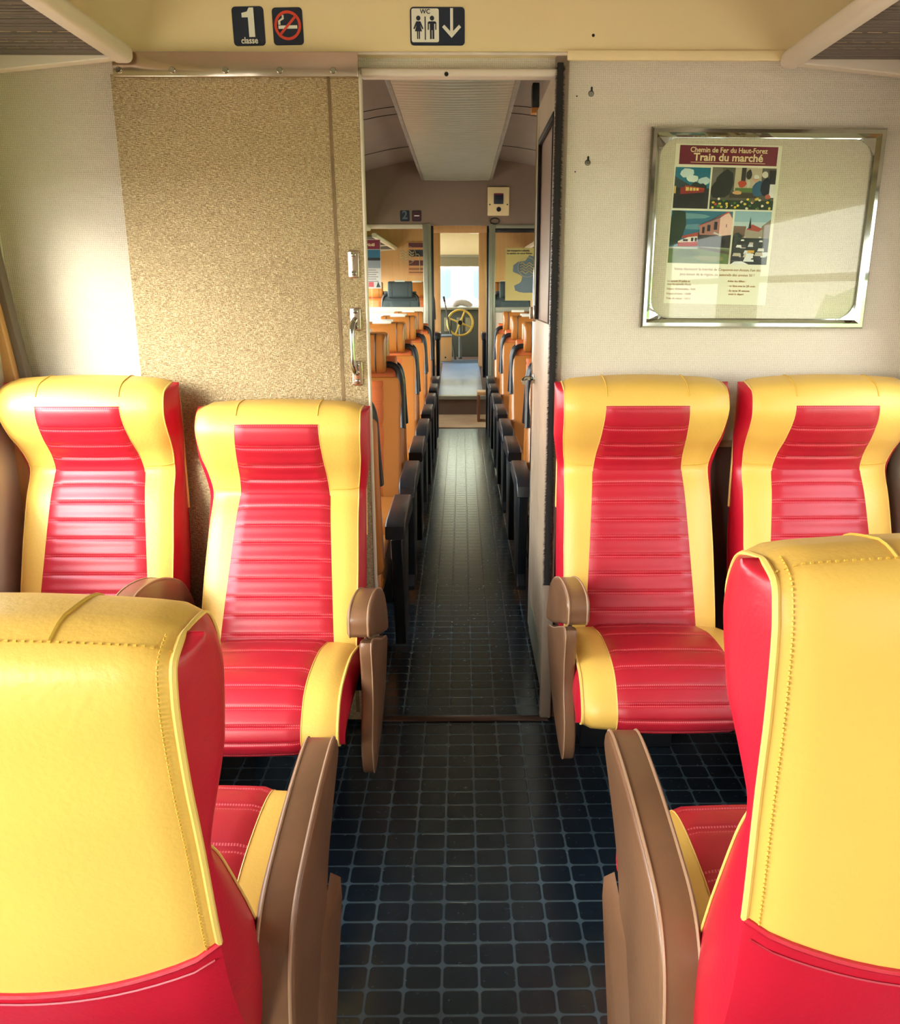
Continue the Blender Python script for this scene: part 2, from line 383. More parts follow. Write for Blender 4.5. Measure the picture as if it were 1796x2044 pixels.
def side_wall(side, sx):
    bm = B(); xi, xo = sx*1.385, sx*1.45
    a, b_ = min(xi, xo), max(xi, xo)
    box(bm, a, b_, -3.3, 14.2, -.06, WZ0); box(bm, a, b_, -3.3, 14.2, WZ1, 2.10)
    y = -3.3
    for (p, q) in [w_ for w_ in WINDOWS if (w_[0], sx) != (2.74, 1)] + [(14.2, 14.2)]:
        if p > y: box(bm, a, b_, y, p, WZ0, WZ1)
        y = q
    struct('wall_'+side, bm, M['sidew'], smooth=False)
side_wall('left', -1); side_wall('right', 1)
k = 0
for sx in (-1, 1):
    for (p, q) in WINDOWS:
        if (p, sx) == (2.74, 1): continue
        k += 1
        fr = B(); x0, x1 = sorted((sx*1.375, sx*1.455)); t_ = .035
        box(fr, x0, x1, p, q, WZ0, WZ0+t_, .006); box(fr, x0, x1, p, q, WZ1-t_, WZ1, .006); box(fr, x0, x1, p, p+t_, WZ0, WZ1, .006); box(fr, x0, x1, q-t_, q, WZ0, WZ1, .006)
        wz = WZ0+.62; box(fr, x0+.02, x1-.02, p, q, wz, wz+.03, .005)
        f = struct('window_%d' % k, fr, M['zinc'])
        g = B(); box(g, sx*1.43-.003, sx*1.43+.003, p+.02, q-.02, WZ0+.02, WZ1-.02); link('pane', g, M['glass'], f, smooth=False)
# rear end of the saloon, behind the camera
bm = B(); box(bm, -1.46, -.35, -3.36, -3.3, -.06, 2.75); box(bm, .35, 1.46, -3.36, -3.3, -.06, 2.75); box(bm, -.35, .35, -3.36, -3.3, 2.0, 2.75); box(bm, -.35, .35, -3.40, -3.36, -.06, 2.0)
struct('wall_rear', bm, M['wall'], smooth=False)
# bulkhead between the two saloons, with the doorway
bm = B()
box(bm, -1.46, -.33, YW+.02, YW+.07, -.06, 2.10); box(bm, .30, 1.46, YW, YW+.05, .97, 2.10); box(bm, -.33, .30, YW+.012, YW+.05, 2.055, 2.10)
struct('wall_bulkhead', bm, M['wall'], smooth=False)
bm = B(); box(bm, .30, 1.46, YW+.004, YW+.05, 0, .965); struct('wall_wainscot', bm, M['wains'], smooth=False)
bm = B(); box(bm, .305, 1.39, YW-.012, YW+.004, .963, .983, .005); struct('trim_1', bm, M['bseam'])
# cream beam above
bm = B(); N = [(p.x, p.y) for p in vault]
prism(bm, [(-1.44, 2.089), (1.44, 2.089)]+[(p[0], p[1]+.02) for p in N[::-1]], YW-.03, YW+.05, 0, 'y')
struct('wall_beam', bm, M['beam'], smooth=False)
bm = B(); box(bm, .30, .93, YW-.042, YW-.028, 2.072, 2.098, .004); struct('trim_2', bm, M['beam'])
bm = B(); box(bm, -.985, 1.30, YW-.034, YW-.028, 2.086, 2.094, .002); struct('trim_3', bm, M['cream'])
# doorway head rail and right jamb
bm = B(); box(bm, -.285, .29, YW-.02, YW+.03, 2.035, 2.056, .007, 3); struct('trim_4', bm, M['cream'])
bm = B(); disc(bm, (-.04, YW-.02, 2.04), .006, .003); struct('trim_5', bm, M['darkmetal'])
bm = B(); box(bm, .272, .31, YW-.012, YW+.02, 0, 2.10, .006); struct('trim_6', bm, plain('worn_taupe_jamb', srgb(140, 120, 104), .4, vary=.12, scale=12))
# vestibule cabinet wall beyond the doorway on the right
bm = B(); box(bm, .315, 1.44, 2.68, 3.42, 0, 2.66); struct('wall_vestibule', bm, M['header'], smooth=False)
# threshold
bm = B(); box(bm, -.36, .30, YW-.03, YW+.005, 0, .006, .002); struct('trim_threshold', bm, plain('bronze_strip', srgb(92, 72, 64), .35, metal=.6))
# left corner: dark gap and orange wood window pillar
bm = B(); prism(bm, [(-1.395, 2.0), (-1.37, 1.55), (-1.345, 1.32), (-1.31, 1.05), (-1.30, .6), (-1.36, .6), (-1.375, 1.1), (-1.395, 1.5)], YW-.05, YW-.012, .004, 'y'); struct('trim_7', bm, plain('taupe_rubber', srgb(120, 106, 94), .6))
bm = B(); prism(bm, [(-1.40, 1.56), (-1.372, 1.38), (-1.335, 1.05), (-1.33, .6), (-1.40, .6)], YW-.075, YW-.048, .004, 'y'); struct('trim_8', bm, M['orangewood'])

# ------------------------------------------------ sliding door
sd = thing('sliding_door', 'golden textured sliding door slid open left of the doorway behind the aisle seat', 'door', (-.63, YW-.03, 0))
bm = B(); box(bm, -.352, .343, -.018, .018, .02, 2.033, .003); link('door_panel', bm, M['slide'], sd)
bm = B(); box(bm, .343, .350, -.019, .019, .02, 2.033, .001); link('edge_trim', bm, M['cream'], sd)
bm = B(); prism(bm, [(.255, 2.03), (.262, 1.0), (.268, .05), (.280, .05), (.272, 1.0), (.264, 2.03)], -.0195, -.017, 0, 'y'); link('edge_seam', bm, plain('worn_seam', srgb(128, 100, 62), .5, vary=.2, scale=25), sd)
def handle_plate(z0, z1, screws):
    bm = B(); prism(bm, rrect(.312, (z0+z1)/2, .032, z1-z0, .006), -.024, -.018, .002, 'y')
    p = link('handle_plate', bm, M['steel'], sd)
    for z in screws:
        b2 = B(); disc(b2, (.312, -.0235, z), .0075, .003); box(b2, .306, .318, -.0275, -.0262, z-.0012, z+.0012); link('screw', b2, M['chrome'], p)
handle_plate(1.483, 1.562, (1.550, 1.497)); handle_plate(1.33, 1.398, (1.387, 1.342)); handle_plate(1.165, 1.24, (1.228, 1.178))
bm = B(); tube(bm, crom([(.310, -.024, 1.362), (.307, -.05, 1.352), (.305, -.062, 1.33), (.305, -.064, 1.28), (.306, -.062, 1.235), (.308, -.05, 1.212), (.311, -.024, 1.203)], 6), .0085, 12); link('grab_bar', bm, M['chrome'], sd)
# stainless rail cover
rc = thing('rail_cover', 'polished steel rail cover with a row of bolts above the sliding door', 'rail', (-.63, YW-.055, 2.058))
bm = B(); box(bm, -.335, .345, -.012, .004, -.036, .026, .002); link('cover_plate', bm, M['steel'], rc)
for x in (-.318, -.17, -.022, .128, .276):
    bm = B(); disc(bm, (x, -.011, -.020), .0085, .006, n=16); link('bolt', bm, M['chrome'], rc)

# ------------------------------------------------ vestibule door leaf at the right jamb
vd = thing('folding_door', 'narrow glazed folding door leaf edge-on at the right of the doorway', 'door', (.290, 2.66, 0))
bm = B()
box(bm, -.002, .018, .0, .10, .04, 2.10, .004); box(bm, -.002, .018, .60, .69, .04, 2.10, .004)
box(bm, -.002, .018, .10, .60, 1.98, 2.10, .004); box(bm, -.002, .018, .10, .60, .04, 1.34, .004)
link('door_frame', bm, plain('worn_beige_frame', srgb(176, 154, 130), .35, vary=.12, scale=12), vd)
bm = B(); box(bm, .008, .014, .10, .60, 1.34, 1.98); link('door_panel', bm, plain('brown_grey_panel', srgb(150, 124, 110), .3, vary=.05), vd)
bm = B(); box(bm, -.006, .014, .685, .70, .02, 2.10, .003); link('edge_strip', bm, M['chrome'], vd)
bm = B(); box(bm, -.001, .012, .655, .685, .04, 2.10, .002); link('rubber_seal', bm, M['black'], vd)
bm = B()
for a, b_ in ((.10, .115), (.585, .60)): box(bm, -.006, .004, a, b_, 1.34, 1.98, .002)
box(bm, -.006, .004, .10, .60, 1.96, 1.98, .002); link('glazing_bead', bm, M['darkmetal'], vd)
bm = B(); tube(bm, crom([(-.002, .62, 1.11), (-.03, .62, 1.11), (-.045, .60, 1.105), (-.045, .56, 1.10)], 5), .009, 10); disc(bm, (-.002, .62, 1.11), .02, .006, 'x'); link('latch_handle', bm, M['chrome'], vd)
bm = B(); box(bm, -.012, .0, .60, .64, 1.33, 1.39, .003); tube(bm, [(-.018, .625, 1.34), (-.018, .625, 1.385)], .006); link('door_catch', bm, M['steel'], vd)
bm = B(); box(bm, -.006, .0, .02, .58, .05, .20, .002); link('kick_plate', bm, M['zinc'], vd)
# brush seal
bs = thing('brush_seal', 'long black bristle brush seal standing on the right jamb of the doorway', 'brush', (.283, YW-.02, 0))
bm = B(); box(bm, -.009, .009, -.006, .008, .50, 2.07, .002); link('brush_strip', bm, M['bristle'], bs)
bm = B()
for i in range(5200):
    z = .50+1.56*random.random(); s = random.choice((-1, 1)); x = s*.007; L_ = random.uniform(.003, .010); dz = random.uniform(-.007, .002); y = random.uniform(-.008, .006)
    a = bm.verts.new((x, y, z)); b_ = bm.verts.new((x, y, z+.0015)); c_ = bm.verts.new((x+s*L_, y-random.uniform(0, .004), z+dz)); bm.faces.new((a, b_, c_))
o = link('bristles', bm, M['bristle'], bs, smooth=False); o['kind'] = 'stuff'
# keyhole screws on the right wall
for i, (x, z, lb) in enumerate(((.376, 1.995, 'upper keyhole screw in the beige wall beside the doorway'), (.373, 1.81, 'lower keyhole screw in the beige wall beside the doorway'))):
    t = thing('keyhole_screw', lb, 'screw', (x, YW, z), group='keyhole screws on the beige wall')
    bm = B(); disc(bm, (0, .0005, 0), .0085, .0012, n=16); prism(bm, rrect(.001, .010, .006, .016, .003), -.0008, .0004, 0, 'y'); link('keyhole', bm, M['black'], t)
    bm = B(); disc(bm, (0, -.001, -.001), .0065, .0045, n=16); link('screw_head', bm, M['chrome'], t)
tag(link('screw_hole', disc(B(), (.335, YW+.0005, 1.988), .0022, .001), M['black']), 'tiny dark screw hole left of the upper keyhole screw', 'hole')
tag(link('screw_hole', disc(B(), (.337, YW+.0005, 1.785), .0022, .001), M['black']), 'tiny dark screw hole left of the lower keyhole screw', 'hole')
tag(link('ceiling_screw', disc(B(), (.372, YW-.0295, 2.137), .0042, .0015), M['darkmetal']), 'small grey screw in the cream beam right of the toilet sign', 'screw')

# ------------------------------------------------ signs on the beam
YB = YW-.0305
def plate(name, label, cx, z0, z1, w_, mat, tilt=0):
    t = thing(name, label, 'sign', (cx, YB, (z0+z1)/2)); t.rotation_euler = (0, tilt, 0)
    bm = B(); prism(bm, rrect(0, 0, w_, z1-z0, .010), -.0015, 0, 0, 'y'); link('plate', bm, mat, t)
    return t
s1 = plate('class_sign', 'dark blue plate reading 1 classe on the cream beam', -.589, 2.108, 2.206, .088, M['navy'], math.radians(-1))
link('numeral', flat(B(), [(.000, -.027), (.0165, -.027), (.0165, .046), (.004, .046), (-.002, .036), (-.017, .033), (-.017, .022), (.000, .022)], -.0015), M['paper'], s1, smooth=False)
text('lettering', 'classe', .0225, 0, -.002, -.043, M['paper'], s1, bold=.02, sx=.9)
s2 = plate('no_smoking_sign', 'dark no smoking plate with red ring on the cream beam', -.480, 2.110, 2.204, .084, M['navy'], math.radians(-1))
def ring(bm, cx, cz, r0, r1, y, n=40, th=.0008):
    P = []
    for (r, yy) in ((r0, y), (r0, y-th), (r1, y-th), (r1, y)): P.append([(cx+r*cos(2*PI*k/n), yy, cz+r*sin(2*PI*k/n)) for k in range(n)])
    grid(bm, P, closeu=True); return bm
bm = B(); prism(bm, [(-.026, -.006), (.026, -.006), (.026, .002), (-.026, .002)], -.0024, -.0014, 0, 'y')
prism(bm, [(-.026, .004), (-.020, .004), (-.020, .013), (-.010, .018), (-.010, .028), (-.015, .028), (-.015, .021), (-.026, .014)], -.0024, -.0014, 0, 'y'); link('cigarette', bm, M['paper'], s2, smooth=False)
bm = B(); ring(bm, 0, .002, .030, .037, -.0022); prism(bm, [(-.024, -.018), (-.020, -.023), (.025, .022), (.021, .027)], -.0030, -.0022, 0, 'y'); link('red_ring', bm, M['signred'], s2, smooth=False)
s3 = plate('toilet_sign', 'dark blue toilet sign with man, woman and down arrow on the beam', -.064, 2.110, 2.206, .152, M['navy'])
bm = B(); prism(bm, rrect(-.034, .002, .076, .084, .005), -.0022, -.0014, 0, 'y'); link('pictogram_panel', bm, M['paper'], s3)
text('lettering', 'WC', .016, -.034, -.003, .031, M['navy'], s3, bold=.02)
def figure(cx, woman):
    bm = B(); flat(bm, [(cx+.0062*cos(k*PI/6), .020+.0062*sin(k*PI/6)) for k in range(12)], -.0022)
    if woman: body = [(-.006, .012), (.006, .012), (.014, -.006), (.011, -.008), (.005, .003), (.010, -.013), (.004, -.013), (.004, -.032), (.001, -.032), (.001, -.013), (-.001, -.013), (-.001, -.032), (-.004, -.032), (-.004, -.013), (-.010, -.013), (-.005, .003), (-.011, -.008), (-.014, -.006)]
    else: body = [(-.009, .012), (.009, .012), (.012, .009), (.012, -.009), (.009, -.009), (.009, .006), (.006, .006), (.006, -.032), (.001, -.032), (.001, -.010), (-.001, -.010), (-.001, -.032), (-.006, -.032), (-.006, .006), (-.009, .006), (-.009, -.009), (-.012, -.009), (-.012, .009)]
    flat(bm, [(cx+a, b_) for a, b_ in body], -.0022); return bm
link('woman_pictogram', figure(-.053, True), M['navy'], s3, smooth=False); link('man_pictogram', figure(-.015, False), M['navy'], s3, smooth=False)
link('divider_line', flat(B(), [(-.0355, -.034), (-.0325, -.034), (-.0325, .024), (-.0355, .024)], -.0022), M['navy'], s3, smooth=False)
link('down_arrow', flat(B(), [(.0355, .045), (.0435, .045), (.0435, -.012), (.060, .004), (.066, -.002), (.0395, -.029), (.013, -.002), (.019, .004), (.0355, -.012)], -.0015), M['paper'], s3, smooth=False)

# ------------------------------------------------ notice board
nb = thing('notice_board', 'chrome framed notice board with rounded inner corners on the beige wall', 'notice board', (.893, YW-.001, 1.619), 0)
nb.rotation_euler = (0, math.radians(.3), 0)
def frame_bar():
    bm = B(); W, Hh, t_ = .685, .568, .030
    out = [(-W/2, -Hh/2), (W/2, -Hh/2), (W/2, Hh/2), (-W/2, Hh/2)]
    # moulded profile around four mitred sides
    prof = [(0, 0), (0, -.018), (.006, -.026), (.016, -.026), (.026, -.012), (.027, -.002)]
    P = []
    for (ins, y) in prof: P.append([(sx*(W/2-ins), y, sz*(Hh/2-ins)) for sx, sz in ((-1, -1), (1, -1), (1, 1), (-1, 1))])
    grid(bm, P, closeu=True); return bm
link('chrome_frame', frame_bar(), M['chrome'], nb, smooth=False)
bm = B(); n = 8; W, Hh, ins, r = .685, .568, .024, .055
inner = rrect(0, 0, W-2*ins-.012, Hh-2*ins-.010, r, n); outer = []
for (px_, pz_) in inner:
    outer.append((math.copysign(W/2-ins, px_) if abs(px_) > (W/2-ins-.012-r) or True else px_, 0))
# corner mask: rectangle outline matched point by point to the rounded one
rect = []
for idx, (px_, pz_) in enumerate(inner):
    q = idx // (n+1); j = idx % (n+1); sx_, sz_ = ((1, 1), (-1, 1), (-1, -1), (1, -1))[q]
    a, b_ = (W/2-ins)*sx_, (Hh/2-ins)*sz_
    first_x = q % 2 == 0
    if first_x: rect.append((a, pz_) if j < n/2 else ((a, b_) if j == n/2 else (px_, b_)))
    else: rect.append((px_, b_) if j < n/2 else ((a, b_) if j == n/2 else (a, pz_)))
grid(bm, [[(p[0], -.012, p[1]) for p in rect], [(p[0], -.0105, p[1]) for p in inner], [(p[0], -.003, p[1]) for p in inner]], closeu=True)
link('corner_mask', bm, M['chrome'], nb, smooth=False)
bm = B(); box(bm, -.32, .32, -.0075, -.0045, -.262, .262); link('glass_pane', bm, M['glassb'], nb, smooth=False)
bm = B(); box(bm, -.335, .335, -.0022, 0, -.275, .275); link('backing', bm, M['wall'], nb, smooth=False)
# market train poster (flat printed sheet)
po = thing('market_train_poster', 'printed poster with maroon heading and four photographs inside the notice board', 'poster', (.781, YW-.0035, 1.633)); po.rotation_euler = (0, math.radians(1.2), 0)
PW, PH = .312, .452
bm = B(); box(bm, -PW/2, PW/2, -.0006, 0, -PH/2, PH/2); link('sheet', bm, M['paper'], po, smooth=False)
def rect_(x0, x1, z0, z1): return [(x0, z0), (x1, z0), (x1, z1), (x0, z1)]
link('heading_band', flat(B(), rect_(-.144, .144, .170, .222), -.0007), M['maroon'], po, smooth=False)
text('heading', 'Chemin de Fer du Haut-Forez', .0195, 0, -.0016, .204, M['inkcream'], po, bold=.02, sx=.95)
text('heading', 'Train du marché', .029, 0, -.0016, .181, M['inkcream'], po, bold=.025, sx=1.05)
link('underline', flat(B(), rect_(-.11, .11, .1755, .1768), -.0012), M['inkcream'], po, smooth=False)
def photo(name, x0, x1, z0, z1, shapes):
    bm = B(); mats = []; y = -.0007
    for i, (col, pts) in enumerate(shapes):
        m_ = ink(*col)
        if m_ not in mats: mats.append(m_)
        n0 = len(bm.faces); bm.faces.ensure_lookup_table()
        flat(bm, [(x0+(x1-x0)*a, z0+(z1-z0)*b_) for a, b_ in pts], y-.0001*i, .0001)
        bm.faces.ensure_lookup_table()
        for f in bm.faces[n0:]: f.material_index = mats.index(m_)
    o = link(name, bm, mats, po, smooth=False); return o
R_ = lambda a, b_, c_, d_: [(a, c_), (b_, c_), (b_, d_), (a, d_)]
def blob(cx, cy, rx, ry, n=9, s=0):
    rr = random.Random(int(cx*1000+cy*77+s)); return [(min(1, max(0, cx+rx*cos(2*PI*k/n)*rr.uniform(.75, 1.1))), min(1, max(0, cy+ry*sin(2*PI*k/n)*rr.uniform(.75, 1.1)))) for k in range(n)]
photo('railcar_photograph', -.152, -.048, .048, .162, [((32, 118, 150), R_(0, 1, 0, 1)), ((206, 226, 228), blob(.35, .86, .22, .13)), ((220, 232, 230), blob(.5, .72, .2, .1)), ((190, 214, 218), blob(.85, .68, .2, .1)),
    ((58, 72, 78), [(0, .5), (0, .78), (.2, .68), (.5, .55), (.5, .5)]), ((22, 40, 38), [(.42, .5), (.5, .6), (.6, .66), (.7, .6), (.82, .62), (.92, .55), (.92, .45), (.42, .45)]),
    ((24, 26, 34), R_(0, 1, 0, .38)), ((30, 32, 40), R_(0, 1, .36, .5)), ((150, 36, 36), [(.18, .34), (.86, .40), (.86, .47), (.18, .52)]), ((190, 60, 40), [(.3, .5), (.86, .46), (.86, .50), (.3, .56)]),
    ((232, 206, 120), [(.33, .43), (.7, .44), (.7, .5), (.33, .52)]), ((120, 30, 30), R_(.42, .44, .42, .53)), ((120, 30, 30), R_(.52, .54, .42, .53)), ((120, 30, 30), R_(.61, .63, .42, .53)), ((226, 190, 110), R_(0, .05, .36, .54))])
fl = [((92, 88, 78), R_(0, 1, 0, 1)), ((196, 182, 158), R_(.36, .78, .45, 1)), ((118, 112, 104), R_(0, .16, .5, 1)), ((26, 34, 36), blob(.2, .62, .16, .36)), ((20, 26, 30), blob(.1, .45, .13, .22)), ((44, 38, 44), R_(.46, .53, .62, 1)),
      ((190, 66, 40), blob(.48, .62, .07, .09)), ((90, 118, 60), R_(.38, .7, .42, .52)), ((210, 202, 190), blob(.58, .62, .03, .12)), ((24, 28, 32), blob(.58, .84, .05, .14)), ((60, 50, 40), R_(.3, .72, .28, .40)), ((210, 160, 110), blob(.42, .40, .08, .05)),
      ((44, 92, 124), blob(.74, .5, .1, .2)), ((206, 160, 130), blob(.68, .72, .045, .07)), ((214, 214, 206), blob(.70, .79, .05, .05)), ((20, 30, 50), blob(.86, .55, .09, .24)), ((214, 206, 190), blob(.83, .84, .05, .09)), ((228, 226, 218), R_(.92, 1, .3, .62)), ((26, 26, 30), R_(.9, 1, .62, .95)),
      ((30, 52, 30), R_(0, 1, 0, .22)), ((180, 90, 70), blob(.90, .32, .05, .07))]
for i in range(46):
    a, b_ = random.random()*.96+.02, random.random()*.26+.02
    fl.append((random.choice(((214, 196, 70), (222, 214, 190), (196, 74, 70), (70, 120, 50), (40, 66, 36), (230, 200, 60))), blob(a, b_, .025, .035, 6, i)))
photo('market_photograph', -.043, .146, .048, .164, fl)
bs_ = [((44, 110, 140), R_(0, 1, .3, 1)), ((110, 158, 170), blob(.35, .9, .3, .06)), ((96, 146, 164), blob(.4, .7, .25, .05)), ((26, 54, 40), blob(.1, .72, .16, .36)), ((26, 54, 40), blob(.08, .5, .12, .2)),
       ((96, 116, 66), R_(0, 1, 0, .32)), ((70, 96, 50), blob(.3, .2, .26, .08)), ((132, 132, 82), blob(.7, .1, .28, .06)), ((176, 178, 166), R_(0, .5, .28, .31)), ((80, 72, 66), [(.45, .29), (1, .18), (1, .24), (.52, .32)]), ((150, 146, 136), [(.5, .315), (1, .28), (1, .3), (.55, .33)]),
       ((30, 28, 32), [(.46, .33), (1, .31), (1, .60), (.46, .58)]), ((170, 118, 104), [(.48, .55), (.48, .72), (.8, .88), (.8, .55)]), ((228, 190, 172), [(.8, .53), (.8, .88), (.93, .99), (1, .86), (1, .56)]), ((196, 84, 70), [(.46, .70), (.93, 1), (.99, .90), (.93, .97), (.46, .72)]),
       ((30, 34, 44), R_(.52, .56, .58, .70)), ((30, 34, 44), R_(.60, .65, .62, .74)), ((30, 34, 44), R_(.71, .76, .65, .80)), ((196, 200, 190), [(.7, .58), (.82, .54), (.82, .56), (.72, .61)]), ((50, 40, 40), R_(.905, .915, .70, .76)),
       ((170, 76, 60), [(.2, .52), (.46, .60), (.46, .5), (.2, .48)]), ((226, 220, 206), [(.14, .42), (.3, .5), (.45, .52), (.46, .42), (.14, .38)]), ((176, 48, 44), [(.14, .32), (.46, .33), (.46, .42), (.14, .39)]), ((40, 44, 54), R_(.35, .39, .42, .49)), ((40, 44, 54), R_(.41, .45, .42, .49)), ((60, 60, 70), R_(.22, .30, .42, .46))]
photo('station_photograph', -.154, .030, -.108, .042, bs_)
st = [((188, 208, 212), R_(0, 1, .45, 1)), ((150, 186, 200), R_(0, 1, .8, 1)), ((116, 90, 74), R_(0, .34, .4, .72)), ((128, 112, 92), [(.76, .45), (.76, .72), (1, .86), (1, .45)]), ((160, 150, 134), R_(.32, .8, .5, .66)), ((170, 70, 56), [(.35, .66), (.5, .76), (.78, .68), (.7, .62)]),
      ((50, 56, 66), [(.40, .68), (.44, .90), (.48, .68)]), ((40, 46, 46), R_(0, 1, .0, .5)), ((30, 50, 40), blob(.12, .5, .14, .1))]
for i in range(26):
    d = random.random(); a = .5+random.uniform(-.45, .45)*(1.05-d*.5); b_ = .05+.5*d; sc = .13*(1.15-d)
    st.append((random.choice(((222, 226, 222), (206, 214, 216), (190, 180, 160), (60, 54, 60), (230, 228, 220), (36, 40, 50))), [(max(0, a-sc), b_), (min(1, a+sc), b_), (min(1, a+sc*.8), b_+sc*.6), (max(0, a-sc*.7), b_+sc*.6)]))
st += [((214, 166, 60), R_(.44, .62, .22, .27)), ((226, 228, 222), R_(.40, .6, .12, .21)), ((230, 230, 226), [(.0, 0), (.5, 0), (.3, .06), (.1, .05)])]
photo('street_market_photograph', .036, .146, -.108, .044, st)
text('body_text', 'Venez découvrir le marché de Craponne-sur-Arzon, l\'un des', .0108, 0, -.001, -.128, M['inkbrown'], po, bold=.004)
text('body_text', 'plus beaux de la région, en autorails des années 50 !', .0108, 0, -.001, -.143, M['inkbrown'], po, bold=.004)
for i, (s_, z) in enumerate((('Le samedi 29 juillet et', -.163), ('tous les samedis d\'août', -.172), ('Départ d\'Estivareilles : 9h45', -.186), ('Départ d\'Usson : 10h00', -.200), ('Train du retour : 12h15', -.214))):
    text('timetable_text', s_, .0078, -.150, -.001, z, M['inkbrown'], po, 'LEFT', .02)
for s_, z, x in (('Achat des billets :', -.160, .034), ('- en ligne avec le QR code', -.174, .036), ('- En gares 30 minutes', -.188, .036), ('avant le départ', -.198, .040)):
    text('ticket_text', s_, .0078, x, -.001, z, M['inkbrown'], po, 'LEFT', .02)

# ------------------------------------------------ luggage racks
def rack(name, label, sx, y0, y1, zr=2.075, xr=.93, mesh=True):
    t = thing(name, label, 'luggage rack', (sx*xr, y1, zr), group='luggage racks along the side walls')
    L_ = y1-y0; sec = rrect(0, 0, .058, .046, .018, 4)
    bm = B(); prism(bm, sec, -L_, -.004, .004, 'y'); link('front_rail', bm, M['cream'], t)
    for yy in ([-.03]+[-k_*1.1 for k_ in range(1, int(L_/1.1)+1)]):
        bm = B(); W_ = 1.385-xr
        P = [(0, -.018), (sx*W_, -.062), (sx*W_, -.005), (sx*.02, .018)]
        prism(bm, P, yy-.018, yy+.018, .003, 'y'); link('bracket', bm, M['cream'], t)
    if mesh:
        bm = B(); W_ = 1.385-xr
        n_ = int(L_/.018); rr = random.Random(3)
        for k_ in range(n_):
            y = -L_+k_*L_/n_; dz = rr.uniform(-.003, .003)
            box(bm, *sorted((sx*.02, sx*W_)), y-.0028, y+.0028, -.012+dz, -.006+dz)
        for j in range(9):
            x = sx*(.03+W_*j/9); box(bm, x-.002, x+.002, -L_, 0, -.008, -.002)
        link('netting', bm, M['net'], t, smooth=False)
    return t
rack('luggage_rack', 'cream luggage rack with netting at the upper left of the red seats', -1, -2.8, YW-.072)
rack('luggage_rack', 'cream luggage rack with netting at the upper right above the notice board', 1, -2.8, YW-.03)
rack('luggage_rack', 'cream rack rail seen through the doorway at the left of the orange saloon', -1, 3.5, 8.70, 2.04, .93)
rack('luggage_rack', 'cream luggage rack behind the left glass of the far partition', -1, 9.0, 11.85, 1.995, .90)
rack('luggage_rack', 'cream luggage rack behind the right glass of the far partition', 1, 9.0, 11.85, 1.995, .90)

# ------------------------------------------------ first class seat
# profile of the back: local y grows towards the knees, 0 is the rear face
FR = [(.235, .455), (.215, .53), (.165, .674), (.105, .835), (.069, .900), (.062, .928), (.084, .978), (.130, 1.035), (.162, 1.095), (.158, 1.142), (.130, 1.177), (.060, 1.194)]
BK = [(.085, .455), (.05, .53), (.012, .674), (0, .80), (-.002, .925), (-.004, .98), (-.006, 1.02), (-.006, 1.06), (-.004, 1.11), (.001, 1.145), (.016, 1.180), (.060, 1.194)]
def even(cur, n):
    L = [0]
    for a, b_ in zip(cur, cur[1:]): L.append(L[-1]+(b_-a).length)
    out = []; j = 0
    for i in range(n):
        t = L[-1]*i/(n-1)
        while j < len(L)-2 and L[j+1] < t: j += 1
        out.append(cur[j].lerp(cur[j+1], min(1, max(0, (t-L[j])/max(1e-9, L[j+1]-L[j])))))
    return out
fc, bc_ = even(crom(FR, 12), 72), even(crom(BK, 12), 72)
def hw(z): # half width
    pts = [(.45, .228), (.70, .226), (.86, .221), (.93, .220), (1.02, .234), (1.12, .239), (1.215, .237)]
    for (a, wa), (b_, wb) in zip(pts, pts[1:]):
        if z <= b_: return wa+(wb-wa)*max(0, (z-a))/(b_-a)
    return .236
def nrm(cur, i):
    a = cur[max(0, i-1)]; b_ = cur[min(len(cur)-1, i+1)]; d = (b_-a).normalized(); return Vector((d.y, -d.x))
CU = crom([(.17, .448), (.26, .474), (.386, .506), (.52, .512), (.60, .497), (.645, .460), (.668, .420), (.664, .385), (.635, .363)], 6)
CUH = [.215]*3
PAD = [(.572, .622), (.588, .650), (.583, .682), (.545, .699), (.45, .694), (.34, .668), (.22, .615), (.15, .545), (.118, .485), (.125, .455), (.16, .463), (.30, .512), (.45, .575)]
FIN = [(.555, .598), (.44, .560), (.30, .498), (.165, .448), (.165, .42), (.235, .34), (.33, .285), (.43, .250), (.55, .232), (.585, .25), (.598, .31), (.588, .37), (.560, .42), (.548, .50)]
PADN = [(.588, .640), (.595, .668), (.575, .690), (.52, .697), (.40, .690), (.28, .672), (.20, .652), (.155, .615), (.130, .55), (.115, .42), (.10, .25), (.10, .14), (.25, .14), (.33, .30), (.42, .50), (.50, .58)]
